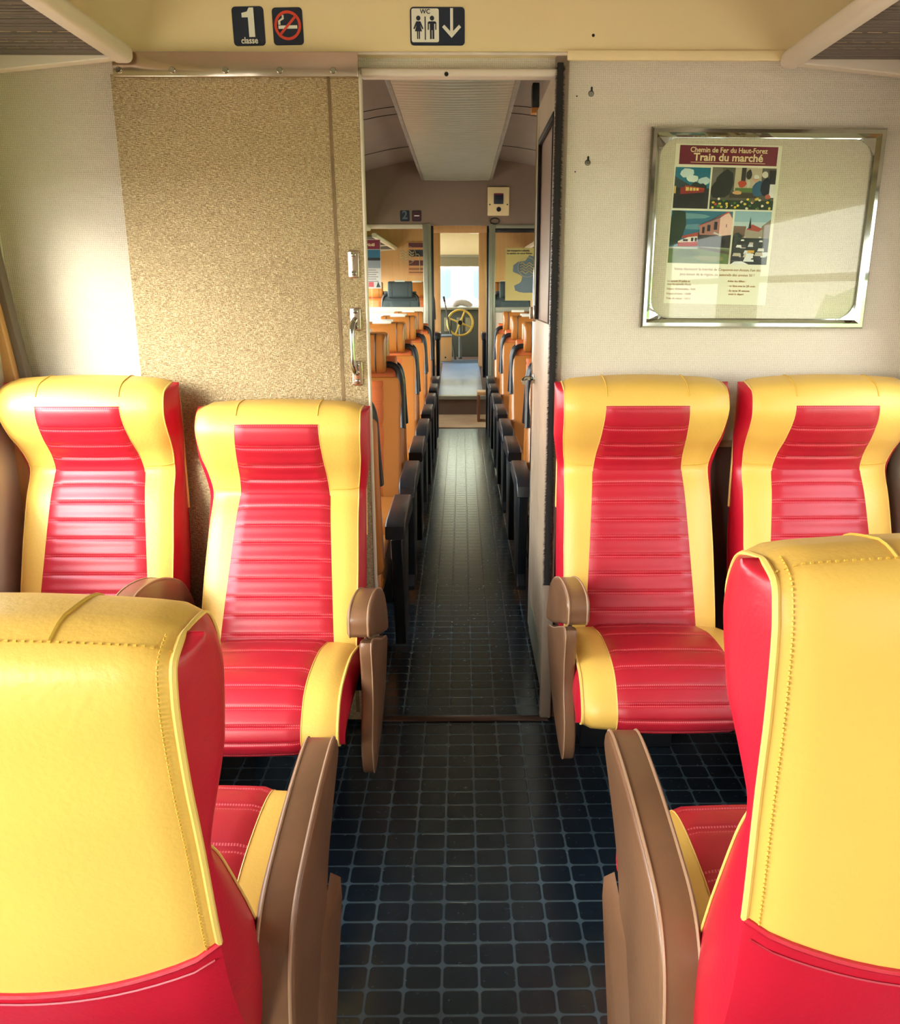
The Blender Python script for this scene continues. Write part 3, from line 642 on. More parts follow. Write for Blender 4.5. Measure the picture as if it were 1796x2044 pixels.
def make_seat(label, rec, arm, arm_side, near=False, group=None, aoff=0.):
    """one first-class seat facing +y; rec = reclined; arm_side = -1 / +1 / 0 sign of x"""
    t = thing('train_seat', label, 'seat', group=group)
    ang = math.radians(9.5 if rec else 0); dz = -.072 if rec else 0; cyo = .085 if rec else 0; py, pz = .06, 1.10
    ca, sa = cos(ang), sin(ang)
    def T(x, y, z): # recline the back
        a, b_ = y-py, z-pz
        return (x, py+a*ca-b_*sa, pz+a*sa+b_*ca+dz)
    def Tc(x, y, z): return (x-arm_side*.008, y+cyo, z-(.008 if rec else 0))
    NU = 20
    def fpt(cur, i, u, crown, ext=0., sgn=1, wid=None):
        p = cur[i]; n_ = nrm(cur, i)*sgn; h_ = hw(p.y)
        if sgn < 0: h_ = .237
        p = Vector((p.x, p.y)); x = (u*h_) if wid is None else u*wid
        if sgn < 0: p.y -= .055*(1-u*u)*max(0, 1-abs(p.y-.785)/.33)
        uu = x/h_; e = crown*(1-uu*uu) - .010*max(0, (abs(uu)-.86)/.14)**2 + ext
        return (x, p.x+n_.x*e, p.y+n_.y*e)
    wrap = B(); P = []
    nf = len(fc)
    kb = [i for i in range(nf) if bc_[i].y >= .785][0]
    for i in range(nf): P.append([T(*fpt(fc, i, -1+2*j/NU, .012)) for j in range(NU+1)])
    for i in range(nf-2, kb-1, -1): P.append([T(*fpt(bc_, i, -1+2*j/NU, .014, 0, -1)) for j in range(NU+1)])
    grid(wrap, P); link('backrest', wrap, M['yellow'], t)
    bm = B(); P = []
    for i in range(kb+1, -1, -1): P.append([T(*fpt(bc_, i, -1+2*j/NU, .014, -.003 if i > kb-1 else -.001, -1)) for j in range(NU+1)])
    grid(bm, P); link('rear_panel', bm, M['red'], t)
    # piping along the lower hem of the yellow cover
    bm = B(); tube(bm, [T(*fpt(bc_, kb, -1+2*j/NU, .014, .002, -1)) for j in range(NU+1)], .004, 6); link('hem_piping', bm, M['red'], t)
    # side gussets
    for s in (-1, 1):
        bm = B(); P = []
        for i in range(nf):
            h_ = hw(fc[i].y); a = Vector(fpt(fc, i, s, .012)); b_ = Vector(fpt(bc_, i, s, .014, 0, -1)); row = []
            for j in range(9):
                q = a.lerp(b_, j/8); q.x = s*(abs(q.x)-.002+(.012+.012*min(1, max(0, (q.z-.93)/.1)))*sin(PI*j/8)); row.append(T(*q))
            P.append(row)
        grid(bm, P); sp_ = link('side_panel', bm, M['red'], t)
        bm = B(); tube(bm, [T(*fpt(fc, i, s, .012, .0)) for i in range(0, nf)]+[T(*fpt(bc_, i, s, .014, .001, -1)) for i in range(nf-2, kb-1, -1)], [.0018]*(nf-6)+[.003]*6+[.0042]*(nf-1-kb), 6)
        link('piping', bm, M['yseam'], sp_)
    # ribbed inserts
    def insert(name, z0, z1, w0, w1, ribs, nm='redrib'):
        bm = B(); P = []; UV = []; idx = [i for i in range(nf) if z0 <= fc[i].y <= z1]
        i0, i1 = idx[0], idx[-1]; N = ribs*10
        for k_ in range(N+1):
            tt = i0+(i1-i0)*k_/N; i = min(nf-2, int(tt)); f_ = tt-i
            p = fc[i].lerp(fc[i+1], f_); n_ = nrm(fc, i).lerp(nrm(fc, min(nf-1, i+1)), f_)
            wid = w0+(w1-w0)*k_/N; h_ = hw(p.y); v = ribs*k_/N; d = abs(v-round(v))
            groove = -.0054*math.exp(-(d/.085)**2)+.0016*cos(2*PI*d*.5); row = []; ru = []
            for j in range(17):
                u = -1+2*j/16; x = u*wid; uu = x/h_; edge = max(0, (abs(u)-.93)/.07)
                fd = 1-min(1, max(0, (abs(u)-.86)/.10)); e = .012*(1-uu*uu)+.0062+groove*fd-.0062*edge; row.append(T(x, p.x+n_.x*e, p.y+n_.y*e)); ru.append((x, v))
            P.append(row); UV.append(ru)
        grid(bm, P, UV); o = link(name, bm, M[nm], t, ang=60)
        b2 = B()
        outl = [P[k_][0] for k_ in range(N+1)]+P[N][1:]+[P[k_][16] for k_ in range(N-1, -1, -1)]
        if name == 'back_insert':
            tube(b2, [P[k_][0] for k_ in range(N+1)], .0013, 5); tube(b2, [P[k_][16] for k_ in range(N+1)], .0013, 5)
        else: tube(b2, outl, .0013, 5); link('insert_piping', b2, M['yseam'], o)
        return o
    insert('headrest_insert', .906, 1.132, .136, .121, 4)
    insert('back_insert', .46, .931, .166, .136, 9)
    # creases between head cushion and back, seams over the head
    for s in (-1, 1):
        bm = B(); i = [k_ for k_ in range(nf) if fc[k_].y >= .928][0]
        tube(bm, [T(*fpt(fc, i, s*(.63+.37*j/6), .012, .0006)) for j in range(7)], .0022, 5); link('neck_seam', bm, M['thread'], t)
        bm = B(); hi = [k_ for k_ in range(nf) if fc[k_].y >= 1.152][0]-1
        pts = [T(*fpt(fc, k_, s*.118/hw(fc[k_].y), .012, .0006)) for k_ in range(hi, nf)]+[T(*fpt(bc_, k_, s*.118/hw(bc_[k_].y), .014, .0006, -1)) for k_ in range(nf-2, nf-5, -1)]
        tube(bm, pts, .0020, 5); link('head_seam', bm, M['thread'], t)
    # stitched seam across the rear of the head and down the sides
    bm = B(); kk = nf-4
    for j in range(58):
        u = -1+2*(j+.5)/58; a = Vector(T(*fpt(bc_, kk, u-.008, .014, .001, -1))); b_ = Vector(T(*fpt(bc_, kk, u+.006, .014, .001, -1))); tube(bm, [a, b_], .0013, 4)
    for s in (-1, 1):
        for i in range(kb, nf-2):
            for f_ in (0, .5):
                a = Vector(T(*fpt(bc_, i, s*.945, .014, .0012, -1))).lerp(Vector(T(*fpt(bc_, i+1, s*.945, .014, .0012, -1))), f_)
                b_ = Vector(T(*fpt(bc_, i, s*.945, .014, .0012, -1))).lerp(Vector(T(*fpt(bc_, i+1, s*.945, .014, .0012, -1))), f_+.3)
                tube(bm, [a, b_], .0013, 4)
    link('stitching', bm, M['thread'], t)
    # rear of the lower shell (pocket band)
    bm = B(); i = kb-2; tube(bm, [T(*fpt(bc_, i, -.97+1.94*j/NU, .014, .0006, -1)) for j in range(NU+1)], .0014, 4); link('pocket_stitching', bm, M['redrib'], t)
    # cushion
    ncu = len(CU); CW = .240; csh = -arm_side*.008
    def cpt(i, x, ext=0):
        p = CU[i]; a = CU[max(0, i-1)]; b_ = CU[min(ncu-1, i+1)]; d = (b_-a).normalized(); n_ = Vector((-d.y, d.x)); u = x/CW
        e = .010*(1-u*u)-.012*max(0, (abs(u)-.86)/.14)**2+ext
        return (x, p.x+n_.x*e, p.y+n_.y*e)
    bm = B(); grid(bm, [[Tc(*cpt(i, CW*(-1+2*j/NU))) for j in range(NU+1)] for i in range(ncu)])
    bot = [Tc(CW*(-1+2*j/NU), .19, .355) for j in range(NU+1)]; grid(bm, [[Tc(*cpt(ncu-1, CW*(-1+2*j/NU))) for j in range(NU+1)], bot]); link('seat_cushion', bm, M['yellow'], t)
    bm = B(); P = []; UV = []; N = 9*10; wi = .155
    for k_ in range(N+1):
        tt = 3+(ncu-1.001-3)*k_/N; i = int(tt); f_ = tt-i; v = 9*k_/N; d = abs(v-round(v)); g = -.0052*math.exp(-(d/.085)**2)
        row = []; ru = []
        for j in range(17):
            u = -1+2*j/16; x = u*wi; fd = 1-min(1, max(0, (abs(u)-.86)/.10)); e = .0062+g*fd-.0062*max(0, (abs(u)-.93)/.07); a = Vector(cpt(i, x, e)); b_ = Vector(cpt(min(ncu-1, i+1), x, e)); row.append(Tc(*a.lerp(b_, f_))); ru.append((x, v))
        P.append(row); UV.append(ru)
    grid(bm, P, UV); o = link('cushion_insert', bm, M['redrib'], t, ang=60)
    for s in (0, 16):
        b2 = B(); tube(b2, [P[k_][s] for k_ in range(N+1)], .0015, 5); link('insert_piping', b2, M['yseam'], o)
    for s in (-1, 1):
        bm = B(); P = []
        for i in range(ncu):
            a = Vector(cpt(i, s*CW)); q = Vector((s*CW, max(.2, min(.60, a.y*.95)), .358)); row = []
            for j in range(7):
                m_ = a.lerp(q, j/6); m_.x = s*(CW-.002+.016*sin(PI*min(1, j/6))); row.append(Tc(*m_))
            P.append(row)
        grid(bm, P); sp_ = link('cushion_side', bm, M['red'], t)
        bm = B(); tube(bm, [Tc(*cpt(i, s*CW, .001)) for i in range(ncu)], .004, 6); link('piping', bm, M['yseam'], sp_)
    # under-structure
    bm = B(); box(bm, -.20, .20, .15+cyo, .52+cyo, .325, .352, .004); box(bm, -.20, .20, .04, .20+cyo, .33, .46, .01); link('seat_frame', bm, M['darkmetal'], t)
    bm = B(); box(bm, -.15, .15, .03, .13, .0, .34, .006); link('pedestal', bm, M['darkmetal'], t)
    # armrest
    if arm:
        s = arm_side; xo, xi = (.287, .227) if near else (.272+aoff, .212+aoff)
        if near:
            out = PADN; dzp = -.050 if rec else 0; dyp = .065 if rec else 0
        else: out = PAD; dzp = -.02 if rec else 0; dyp = .03 if rec else 0
        pts = [(p.x+dyp, p.y+dzp) for p in crom(out, 5, True)]
        bm = B(); prism(bm, pts, *sorted((s*xi, s*xo)), .009, 'x', 4); ar = link('armrest', bm, M['brown'], t)
        for xs in (s*(xo-.002), s*(xi+.002)):
            b2 = B(); 
            cen = Vector((sum(p[0] for p in pts)/len(pts), sum(p[1] for p in pts)/len(pts)))
            tube(b2, [(xs-(.0045 if xs > 0 and abs(xs) > .25 or (xs < 0 and abs(xs) < .25) else -.0045), p[0], p[1]) for p in pts][:-len(pts)//4], .0026, 5); link('arm_seam', b2, M['bseam'], ar)
        if not near:
            pf = [(p.x+dyp, p.y+dzp) for p in crom(FIN, 4, True)]
            bm = B(); prism(bm, pf, *sorted((s*(.238+aoff), s*(.272+aoff))), .007, 'x', 3); fn = link('arm_panel', bm, M['brown'], t)
            b2 = B(); tube(b2, [(s*(.268+aoff), p[0], p[1]) for p in pf], .0018, 5, closed=True); link('panel_seam', b2, M['bseam'], fn)
            b2 = B(); tube(b2, [(s*(.250+aoff), .50+dyp, .56+dzp), (s*(.250+aoff), .50+dyp, .64+dzp)], .006, 8); link('arm_rod', b2, M['steel'], t)
        else:
            # flared lower side panel with a V-shaped top
            b2 = B(); o1, o2 = s*.284, s*.302; oy, oz = dyp, dzp
            inn = [(o1, .10+oy, .06), (o1, .31+oy, .45+oz), (o1, .46+oy, .485+oz), (o1, .47+oy, .45+oz), (o1, .30+oy, .06)]
            out_ = [(o1+s*.004, .10+oy, .06), (o1+s*.003, .32+oy, .43+oz), (o2, .46+oy, .475+oz), (o2+s*.002, .455+oy, .44+oz), (o2-s*.004, .28+oy, .06)]
            vs = [[b2.verts.new(q) for q in r_] for r_ in (inn, out_)]
            for i in range(5): b2.faces.new((vs[0][i], vs[0][(i+1) % 5], vs[1][(i+1) % 5], vs[1][i]))
            b2.faces.new(vs[0]); b2.faces.new(vs[1][::-1])
            link('arm_panel', b2, M['brown'], t)
        b2 = B(); box(b2, *sorted((s*.17, s*(.245+aoff))), .25+cyo, .30+cyo, .34, .40, .004); link('arm_bracket', b2, M['darkmetal'], t)
    return t
G1 = 'red and yellow seats in facing pairs'
def put(o, x, y, rz): o.location = (x, y, 0); o.rotation_euler = (0, 0, rz)
a = make_seat('reclined red and yellow aisle seat facing us in front of the sliding door', True, True, -1, group=G1, aoff=.034); put(a, -.534, 2.525, PI)
a = make_seat('upright red and yellow aisle seat facing us below the brush seal and board', False, True, 1, group=G1); put(a, .537, 2.525, PI)
a = make_seat('red and yellow window seat facing us in the left corner', False, True, -1, group=G1); put(a, -1.098, 2.525, PI)
a = make_seat('red and yellow window seat facing us below the right edge of the notice board', False, False, 0, group=G1); put(a, 1.085, 2.525, PI)
a = make_seat('reclined seat at the lower left seen from behind, long yellow back', True, True, 1, near=True, group=G1); put(a, -.522, .738, 0)
a = make_seat('upright seat at the lower right seen from behind, bright red side', False, True, -1, near=True, group=G1); put(a, .545, .738, 0)

# ------------------------------------------------ second class seats
def make_orange(label, back='tan', ins='orange', group=None):
    t = thing('saloon_seat', label, 'seat', group=group); s = 1
    # local: facing +y, rear at 0; the aisle is at +x
    prof = crom([(.20, .44), (.15, .60), (.10, .80), (.075, .95), (.065, 1.02), (.05, 1.03), (.02, 1.02), (.01, .95), (.02, .80), (.06, .60), (.10, .44)], 4, True)
    bm = B(); prism(bm, prof, -.225, .225, .03, 'x', 4); link('backrest', bm, M[back], t)
    bm = B(); P = []; UV = []
    fp = crom([(.20, .45), (.15, .60), (.10, .80), (.075, .95), (.067, 1.015)], 8)
    for k_, p in enumerate(fp):
        v = 6*k_/(len(fp)-1); d = abs(v-round(v)); e = .014-.004*math.exp(-(d/.1)**2)
        P.append([(x, p.x+e-(.014 if abs(x) > .12 else 0), p.y) for x in [-.125+.25*j/10 for j in range(11)]]); UV.append([(x, v) for x in [-.125+.25*j/10 for j in range(11)]])
    grid(bm, P, UV); link('back_insert', bm, M[ins], t)
    bm = B(); box(bm, -.19, .19, .012, .04, 1.0, 1.13, .012, 3); link('upper_back', bm, M[ins], t)
    bm = B(); prism(bm, crom([(.045, 1.06), (.09, 1.055), (.125, 1.08), (.132, 1.15), (.12, 1.22), (.09, 1.24), (.045, 1.235), (.03, 1.15)], 4, True), -.145, .145, .02, 'x', 4); hd = link('headrest', bm, M[back], t)
    for x in (-.095, .095):
        b2 = B(); tube(b2, [(x, p.x, p.y) for p in crom([(.05, 1.237), (.09, 1.242), (.122, 1.222), (.134, 1.15), (.127, 1.08), (.09, 1.054)], 4)], .0025, 5); link('headrest_seam', b2, M['black'], hd)
    bm = B(); box(bm, -.06, .06, .06, .10, 1.235, 1.258, .004); link('headrest_clip', bm, M['white'], t)
    for sx in (-1, 1):
        bm = B(); tube(bm, crom([(sx*.13, .05, 1.09), (sx*.165, .05, 1.09), (sx*.195, .05, 1.07), (sx*.21, .05, 1.02), (sx*.215, .055, .92), (sx*.22, .09, .78)], 6), .017, 10); link('tube_frame', bm, M['black'], t)
    bm = B(); prism(bm, crom([(.13, .34), (.13, .44), (.30, .46), (.50, .465), (.58, .44), (.60, .39), (.57, .34)], 4, True), -.215, .215, .02, 'x', 4); link('seat_cushion', bm, M[back], t)
    bm = B(); box(bm, -.20, .20, .02, .10, .30, .46, .01); link('back_shell', bm, M['black'], t)
    bm = B(); box(bm, -.18, .18, .16, .48, .0, .34, .01); link('pedestal', bm, M['darkmetal'], t)
    # aisle armrest
    bm = B(); prism(bm, [(.12, .565), (.12, .615), (.16, .63), (.55, .63), (.605, .60), (.615, .555), (.59, .545)], .232, .305, .008, 'x', 3); link('armrest', bm, M['black'], t)
    bm = B(); prism(bm, [(.16, .55), (.56, .55), (.50, .34), (.47, .14), (.52, .10), (.52, .08), (.28, .08), (.22, .3)], .248, .290, .006, 'x', 3); link('arm_panel', bm, M['black'], t)
    return t
G2 = 'orange seats along the aisle of the second saloon'
proto = make_orange('first orange seat facing us on the left beyond the doorway', group=G2)
ordn = ('first', 'second', 'third', 'fourth')
def mirror(root):
    """mirror a seat left-right in its own mesh data"""
    for ch in root.children:
        for o in [ch]+list(ch.children):
            me = o.data.copy(); o.data = me
            for v in me.vertices: v.co.x *= -1
            me.flip_normals()
mproto = dup(proto, (0, 0, 0), 0, 'first orange seat facing us on the right beyond the doorway', G2); mirror(mproto)
XC = .512
# facing us (rotated): local +x becomes -x, so the left side uses the mirrored one
usedL = usedR = False
for k_ in range(4):
    y = 4.17+1.38*k_
    if k_ == 0:
        mproto.location = (-XC, y, 0); mproto.rotation_euler = (0, 0, PI); mproto['label'] = 'first orange seat facing us on the left beyond the doorway'
        proto.location = (XC+.04, y, 0); proto.rotation_euler = (0, 0, PI); proto['label'] = 'first orange seat facing us on the right, partly behind the folding door'
    else:
        dup(mproto, (-XC, y, 0), PI, '%s orange seat facing us on the left of the far aisle' % ordn[k_], G2)
        dup(proto, (XC+.04, y, 0), PI, '%s orange seat facing us on the right of the far aisle' % ordn[k_], G2)
for k_ in range(4):
    y = 2.76+1.38*k_+(.03 if k_ else 0)
    dup(proto, (-XC, y, 0), 0, '%s orange seat on the left of the far aisle turned away from us' % ordn[k_], G2)
    if k_: dup(mproto, (XC+.04, y, 0), 0, '%s orange seat on the right of the far aisle turned away from us' % ordn[k_-1], G2)

# ------------------------------------------------ second saloon: lamp panel, far partition
lp = thing('ceiling_light', 'long ribbed ceiling light panel running down the second saloon', 'light', (-.04, 2.9, 2.50))
bm = B(); P = []; Lp = 5.80; n_ = 520
for i in range(n_+1):
    y = Lp*i/n_; z = -.008*abs(sin(PI*i/6.0)); P.append([(-.325, y, z), (0, y, z-.006), (.325, y, z)])
grid(bm, P); link('diffuser', bm, M['lens'], lp, ang=80)
bm = B(); box(bm, -.35, -.325, 0, Lp, -.012, .15, .003); box(bm, .325, .35, 0, Lp, -.012, .15, .003); box(bm, -.35, .35, Lp-.01, Lp, -.008, .15, .002); link('light_housing', bm, plain('light_housing_grey', srgb(128, 118, 106), .5, vary=.2, scale=12), lp)
al = tag(link('alarm_handle', box(B(), .40, .44, 5.02, 5.10, 2.43, 2.56, .006), M['black']), 'small black alarm strap hanging beside the ceiling light panel', 'handle')  # emergency alarm handle hanging from the saloon ceiling
al2 = link('grip', box(B(), .395, .445, 5.0, 5.06, 2.40, 2.43, .004), M['tan'], al)
YP = 8.76
bm = B(); prism(bm, [(-1.44, 2.08), (1.44, 2.08)]+[(p[0], p[1]+.02) for p in N_ ] if False else [(-1.44, 2.075), (1.44, 2.075)]+[(p.x, p.y+.02) for p in vault[::-1]], YP, YP+.05, 0, 'y'); struct('wall_partition', bm, M['header'], smooth=False)
bm = B(); box(bm, -1.44, -.38, YP, YP+.05, 0, 1.22); box(bm, .345, 1.44, YP, YP+.05, 0, 1.22); struct('wall_partition_lower', bm, M['cream'], smooth=False)
for i, (x0, x1) in enumerate(((-.385, -.30), (.282, .35))):
    bm = B(); box(bm, x0, x1, YP-.02, YP+.06, 0, 2.09, .008); box(bm, (x0+x1)/2-.006, (x0+x1)/2+.006, YP-.026, YP-.018, 0, 2.09, .002); struct('trim_post_%d' % (i+1), bm, M['zinc'])
    bm = B(); xx = (-.30, -.278) if i == 0 else (.262, .282); box(bm, xx[0], xx[1], YP-.01, YP+.05, 0, 2.07, .004); struct('trim_seal_%d' % (i+1), bm, M['black'])
    bm = B(); x0_, x1_ = ((-1.40, -.385), (.35, 1.40))[i]
    box(bm, x0_, x1_, YP-.012, YP+.055, 1.22, 1.275, .006); box(bm, x0_, x1_, YP-.012, YP+.055, 2.045, 2.085, .006)
    f_ = struct('window_partition_%d' % (i+1), bm, M['zinc'] if i else M['cream'])
    g = B(); box(g, x0_, x1_, YP+.018, YP+.024, 1.27, 2.05); link('pane', g, M['glass'], f_, smooth=False)
bm = B(); box(bm, .282, 1.40, YP-.018, YP-.010, 2.005, 2.045, .003); struct('trim_bar', bm, M['black'])
s4 = thing('class_sign', 'small dark plate with a white 2 above the far partition', 'sign', (-.563, YP-.001, 2.165))
bm = B(); prism(bm, rrect(0, 0, .095, .105, .014), -.002, 0, 0, 'y'); link('plate', bm, M['navy'], s4); text('numeral', '2', .11, 0, -.003, -.028, M['mapblue'], s4, bold=.03)
s5 = thing('no_smoking_sign', 'small dark no smoking plate beside the 2 above the far partition', 'sign', (-.444, YP-.001, 2.165))
bm = B(); prism(bm, rrect(0, 0, .095, .105, .014), -.002, 0, 0, 'y'); link('plate', bm, plain('plum_enamel', srgb(52, 36, 50), .4), s5)
bm = B(); ring(bm, 0, 0, .030, .036, -.0022); link('ring', bm, M['maroon'], s5, smooth=False); link('cigarette', flat(B(), rect_(-.024, .026, -.004, .006), -.003), M['paper'], s5, smooth=False)
ab = thing('alarm_box', 'cream alarm box with a dark window and round button above the far partition', 'box', (.375, YP, 2.30))
bm = B(); box(bm, -.108, .108, -.035, 0, -.135, .135, .008); link('case', bm, M['beam'], ab)
bm = B(); box(bm, -.045, .050, -.040, -.034, -.025, .075, .006); link('screen', bm, M['navy'], ab); link('red_band', box(B(), -.040, .045, -.0415, -.039, .058, .072), M['maroon'], ab, smooth=False)
bm = B(); disc(bm, (.004, -.035, -.075), .023, .01); link('button', bm, M['black'], ab)
for x in (-.085, .09): link('screw', disc(B(), (x, -.035, -.03), .007, .004), M['black'], ab)
hk = link('alarm_ring', tube(B(), [(.342+.045*cos(2*PI*k_/20), YP-.02, 2.115+.028*sin(2*PI*k_/20)) for k_ in range(20)], .006, 6, True), M['black']); tag(hk, 'small black ring pull hanging under the cream alarm box', 'ring')
# etched emblems on the partition glass
def emblem(cx, cz, r, label, yo=.017):
    t = thing('etched_emblem', label, 'decal', (cx, YP+yo, cz))
    link('ring_line', ring(B(), 0, 0, r-.004, r, -.0008), M['etch'], t, smooth=False)
    for i in range(4):
        z = r*(.35-.28*i); bm = B(); tube(bm, [(-r*.75+r*1.5*k_/14, -.001, z+.012*sin(k_*PI/3.5)) for k_ in range(15)], .0055, 5); link('wave_line', bm, M['etch'], t)
    bm = B(); tube(bm, [(r, -.001, r*.1), (r*1.25, -.001, r*.1), (r*1.4, -.001, -r*.1), (r*1.4, -.001, -r*1.9)], .004, 5); link('letter_line', bm, M['etch'], t)
emblem(-.545, 1.79, .088, 'round etched wave emblem on the left glass of the far partition')
emblem(.68, 1.67, .098, 'round etched wave emblem on the right glass of the far partition', .003)
# christmas poster on the left glass
cp_ = thing('christmas_poster', 'maroon headed winter poster stuck to the left glass of the far partition', 'poster', (-.915, YP-.0, 1.70)); 
bm = B(); box(bm, -.10, .10, -.016, -.0145, -.24, .24); link('sheet', bm, ink(196, 190, 182), cp_, smooth=False)
link('heading_band', flat(B(), rect_(-.095, .095, .145, .235), -.0165), M['maroon'], cp_, smooth=False)
text('heading', 'Noël', .042, 0, -.019, .175, M['inkcream'], cp_, bold=.02)
bm = B(); flat(bm, rect_(-.095, .095, .06, .14), -.0165); link('sky_picture', bm, ink(40, 100, 136), cp_, smooth=False)
bm = B(); flat(bm, rect_(-.095, .095, .035, .062), -.0167); link('dark_band', bm, ink(20, 26, 34), cp_, smooth=False)
bm = B(); flat(bm, rect_(-.095, .095, -.04, .035), -.0165); link('snow_picture', bm, ink(130, 134, 142), cp_, smooth=False)
for i in range(6): link('text_line', flat(B(), rect_(-.085, .05+.02*(i % 2), -.062-.022*i, -.055-.022*i), -.0165), ink(110, 108, 110), cp_, smooth=False)
link('red_stamp', flat(B(), rect_(-.03, .022, -.225, -.175), -.0165), ink(190, 80, 84), cp_, smooth=False)
link('tree_mark', flat(B(), [(.045, -.228), (.09, -.228), (.068, -.168)], -.0165), ink(30, 60, 56), cp_, smooth=False)

# ------------------------------------------------ third saloon and cab
bm = B(); box(bm, -1.44, 1.44, 8.83, 9.76, .0005, .012); tag(link('doormat', bm, M['mat']), 'tan coir doormat on the floor in front of the step', 'mat')
bm = B(); P = [(9.76, 0), (9.76, .22), (12.2, .40), (14.2, .40), (14.2, 0)]; prism(bm, P, -1.44, 1.44, 0, 'x'); struct('floor_platform', bm, M['riser'], smooth=False)
bm = B(); prism(bm, [(9.73, .195), (9.73, .235), (9.80, .24), (9.80, .2)], -1.40, 1.40, .004, 'x'); struct('trim_step', bm, M['zinc'])
bm = B(); prism(bm, [(9.80, .226), (12.15, .402), (12.15, .410), (9.80, .236)], -.27, .26, 0, 'x'); tag(link('runner_mat', bm, M['rug']), 'shiny pale blue runner mat on the raised platform', 'mat')
bm = B()
for i in range(13): box(bm, -.30, .26, 12.2+i*.05, 12.222+i*.05, .40, .408)
tag(link('ribbed_mat', bm, M['rug'], smooth=False), 'ribbed grey-blue floor mat in the driving cab', 'mat')
st_ = thing('step_stool', 'small brown wooden step stool at the right before the platform', 'stool', (.30, 9.3, 0.012))
bm = B(); box(bm, -.12, .16, -.12, .12, .30, .335, .004); link('stool_top', bm, M['orangewood'], st_)
for x in (-.12, .13):
    bm = B(); box(bm, x, x+.03, -.12, .12, 0, .30, .003); link('stool_side', bm, wood('brown_wood', srgb(120, 72, 48), srgb(150, 92, 60)), st_)
bm = B(); box(bm, -1.44, -.29, 11.9, 11.95, .2, 2.7); box(bm, .25, 1.44, 11.9, 11.95, .2, 2.7); box(bm, -.29, .25, 11.9, 11.95, 2.2, 2.7)
struct('wall_cab', bm, M['orangewood'], smooth=False)
bm = B(); box(bm, -.40, -.285, 11.88, 11.9, .4, 2.2, .004); box(bm, .245, .36, 11.88, 11.9, .4, 2.2, .004); box(bm, -.40, .36, 11.88, 11.9, 2.2, 2.3, .004); struct('door_1', bm, M['orangewood'])
# cab front: wall with windscreen
bm = B(); YC = 13.9
box(bm, -1.44, 1.44, YC, YC+.06, .4, 1.16); box(bm, -1.44, 1.44, YC, YC+.06, 1.95, 2.7); box(bm, -1.44, -1.1, YC, YC+.06, 1.16, 1.95); box(bm, 1.1, 1.44, YC, YC+.06, 1.16, 1.95)
struct('wall_cab_front', bm, M['cabcream'], smooth=False)
ceiling_c = B(); box(ceiling_c, -1.44, 1.44, 11.95, 13.9, 2.32, 2.38); struct('ceiling_cab', ceiling_c, M['cabcream'], smooth=False)
bm = B(); box(bm, -1.1, 1.1, YC, YC+.05, 1.16, 1.19, .004); box(bm, -1.1, 1.1, YC, YC+.05, 1.92, 1.95, .004); box(bm, .45, .49, YC, YC+.05, 1.16, 1.95, .004); f_ = struct('window_cab', bm, M['zinc'])
g = B(); box(g, -1.1, 1.1, YC+.02, YC+.026, 1.18, 1.93); link('pane', g, M['glass'], f_, smooth=False)
rb = thing('roller_blind', 'olive roller blind across the top of the cab windscreen', 'blind', (0, YC-.02, 1.9))
bm = B(); box(bm, -.42, .42, -.008, 0, -.09, .06); link('cloth', bm, M['olive'], rb, smooth=False)
bm = B(); tube(bm, [(-.43, -.01, .07), (.43, -.01, .07)], .022, 10); link('roller', bm, M['zinc'], rb)
tag(link('cab_lamp', disc(B(), (.22, 13.2, 2.322), .10, -.05, 'z'), M['white']), 'small round white lamp under the cab ceiling', 'lamp')
cn = thing('control_desk', 'dark grey-green control desk behind the steering wheel in the cab', 'desk', (-.02, 13.58, .4))
bm = B(); box(bm, -.85, .80, -.10, .30, .0, .74, .01); link('desk_body', bm, M['cabgreen'], cn)
bm = B(); box(bm, -.86, .81, -.16, .30, .74, .78, .008); link('desk_top', bm, M['zinc'], cn)
bm = B(); tube(bm, crom([(-.10, .04, .78), (-.06, .04, .83), (.02, .04, .85), (.12, .04, .83), (.18, .04, .78)], 4), .05, 12); link('instrument_hump', bm, M['greyp'], cn)
for x in (-.2, 0, .14): link('panel_plate', box(B(), x-.05, x+.05, -.112, -.10, .40, .62, .004), M['olive'], cn)
sw = thing('steering_wheel', 'worn yellow four-spoked brake wheel in the driving cab', 'wheel', (-.015, 13.0, .955)); sw.rotation_euler = (math.radians(-12), 0, 0)
RW = .195
bm = B(); tube(bm, [(RW*cos(2*PI*k_/32), 0, RW*sin(2*PI*k_/32)) for k_ in range(32)], .017, 10, True); link('rim', bm, M['wheelyel'], sw)
for a_ in (68, 158, 248, 338):
    t_ = math.radians(a_); bm = B(); tube(bm, [(0, 0, 0), (RW*.5*cos(t_), .0, RW*.5*sin(t_)), (RW*cos(t_), 0, RW*sin(t_))], [.020, .013, .015], 8); link('spoke', bm, M['wheelyel'], sw)
bm = B(); disc(bm, (0, -.01, 0), .035, .02); link('hub', bm, M['darkmetal'], sw)
bm = B(); tube(bm, [(0, 0, 0), (0, .22, .0), (0, .10, -.53)], .028, 10); link('shaft', bm, M['cabgreen'], sw)
cb = thing('cab_cabinet', 'low cream cabinet beside the steering wheel in the cab', 'cabinet', (-.235, 12.6, .409))
bm = B(); box(bm, -.09, .09, -.12, .12, 0, .36, .006); link('body', bm, M['beam'], cb)
bm = B(); box(bm, -.098, .098, -.13, .13, .36, .385, .004); link('top', bm, M['rug'], cb)
bm = B(); disc(bm, (0, -.12, .06), .012, .008); link('keyhole', bm, M['black'], cb)
lv = thing('brake_lever', 'long dark lever leaning left of the yellow brake wheel', 'lever', (-.19, 12.90, .4))
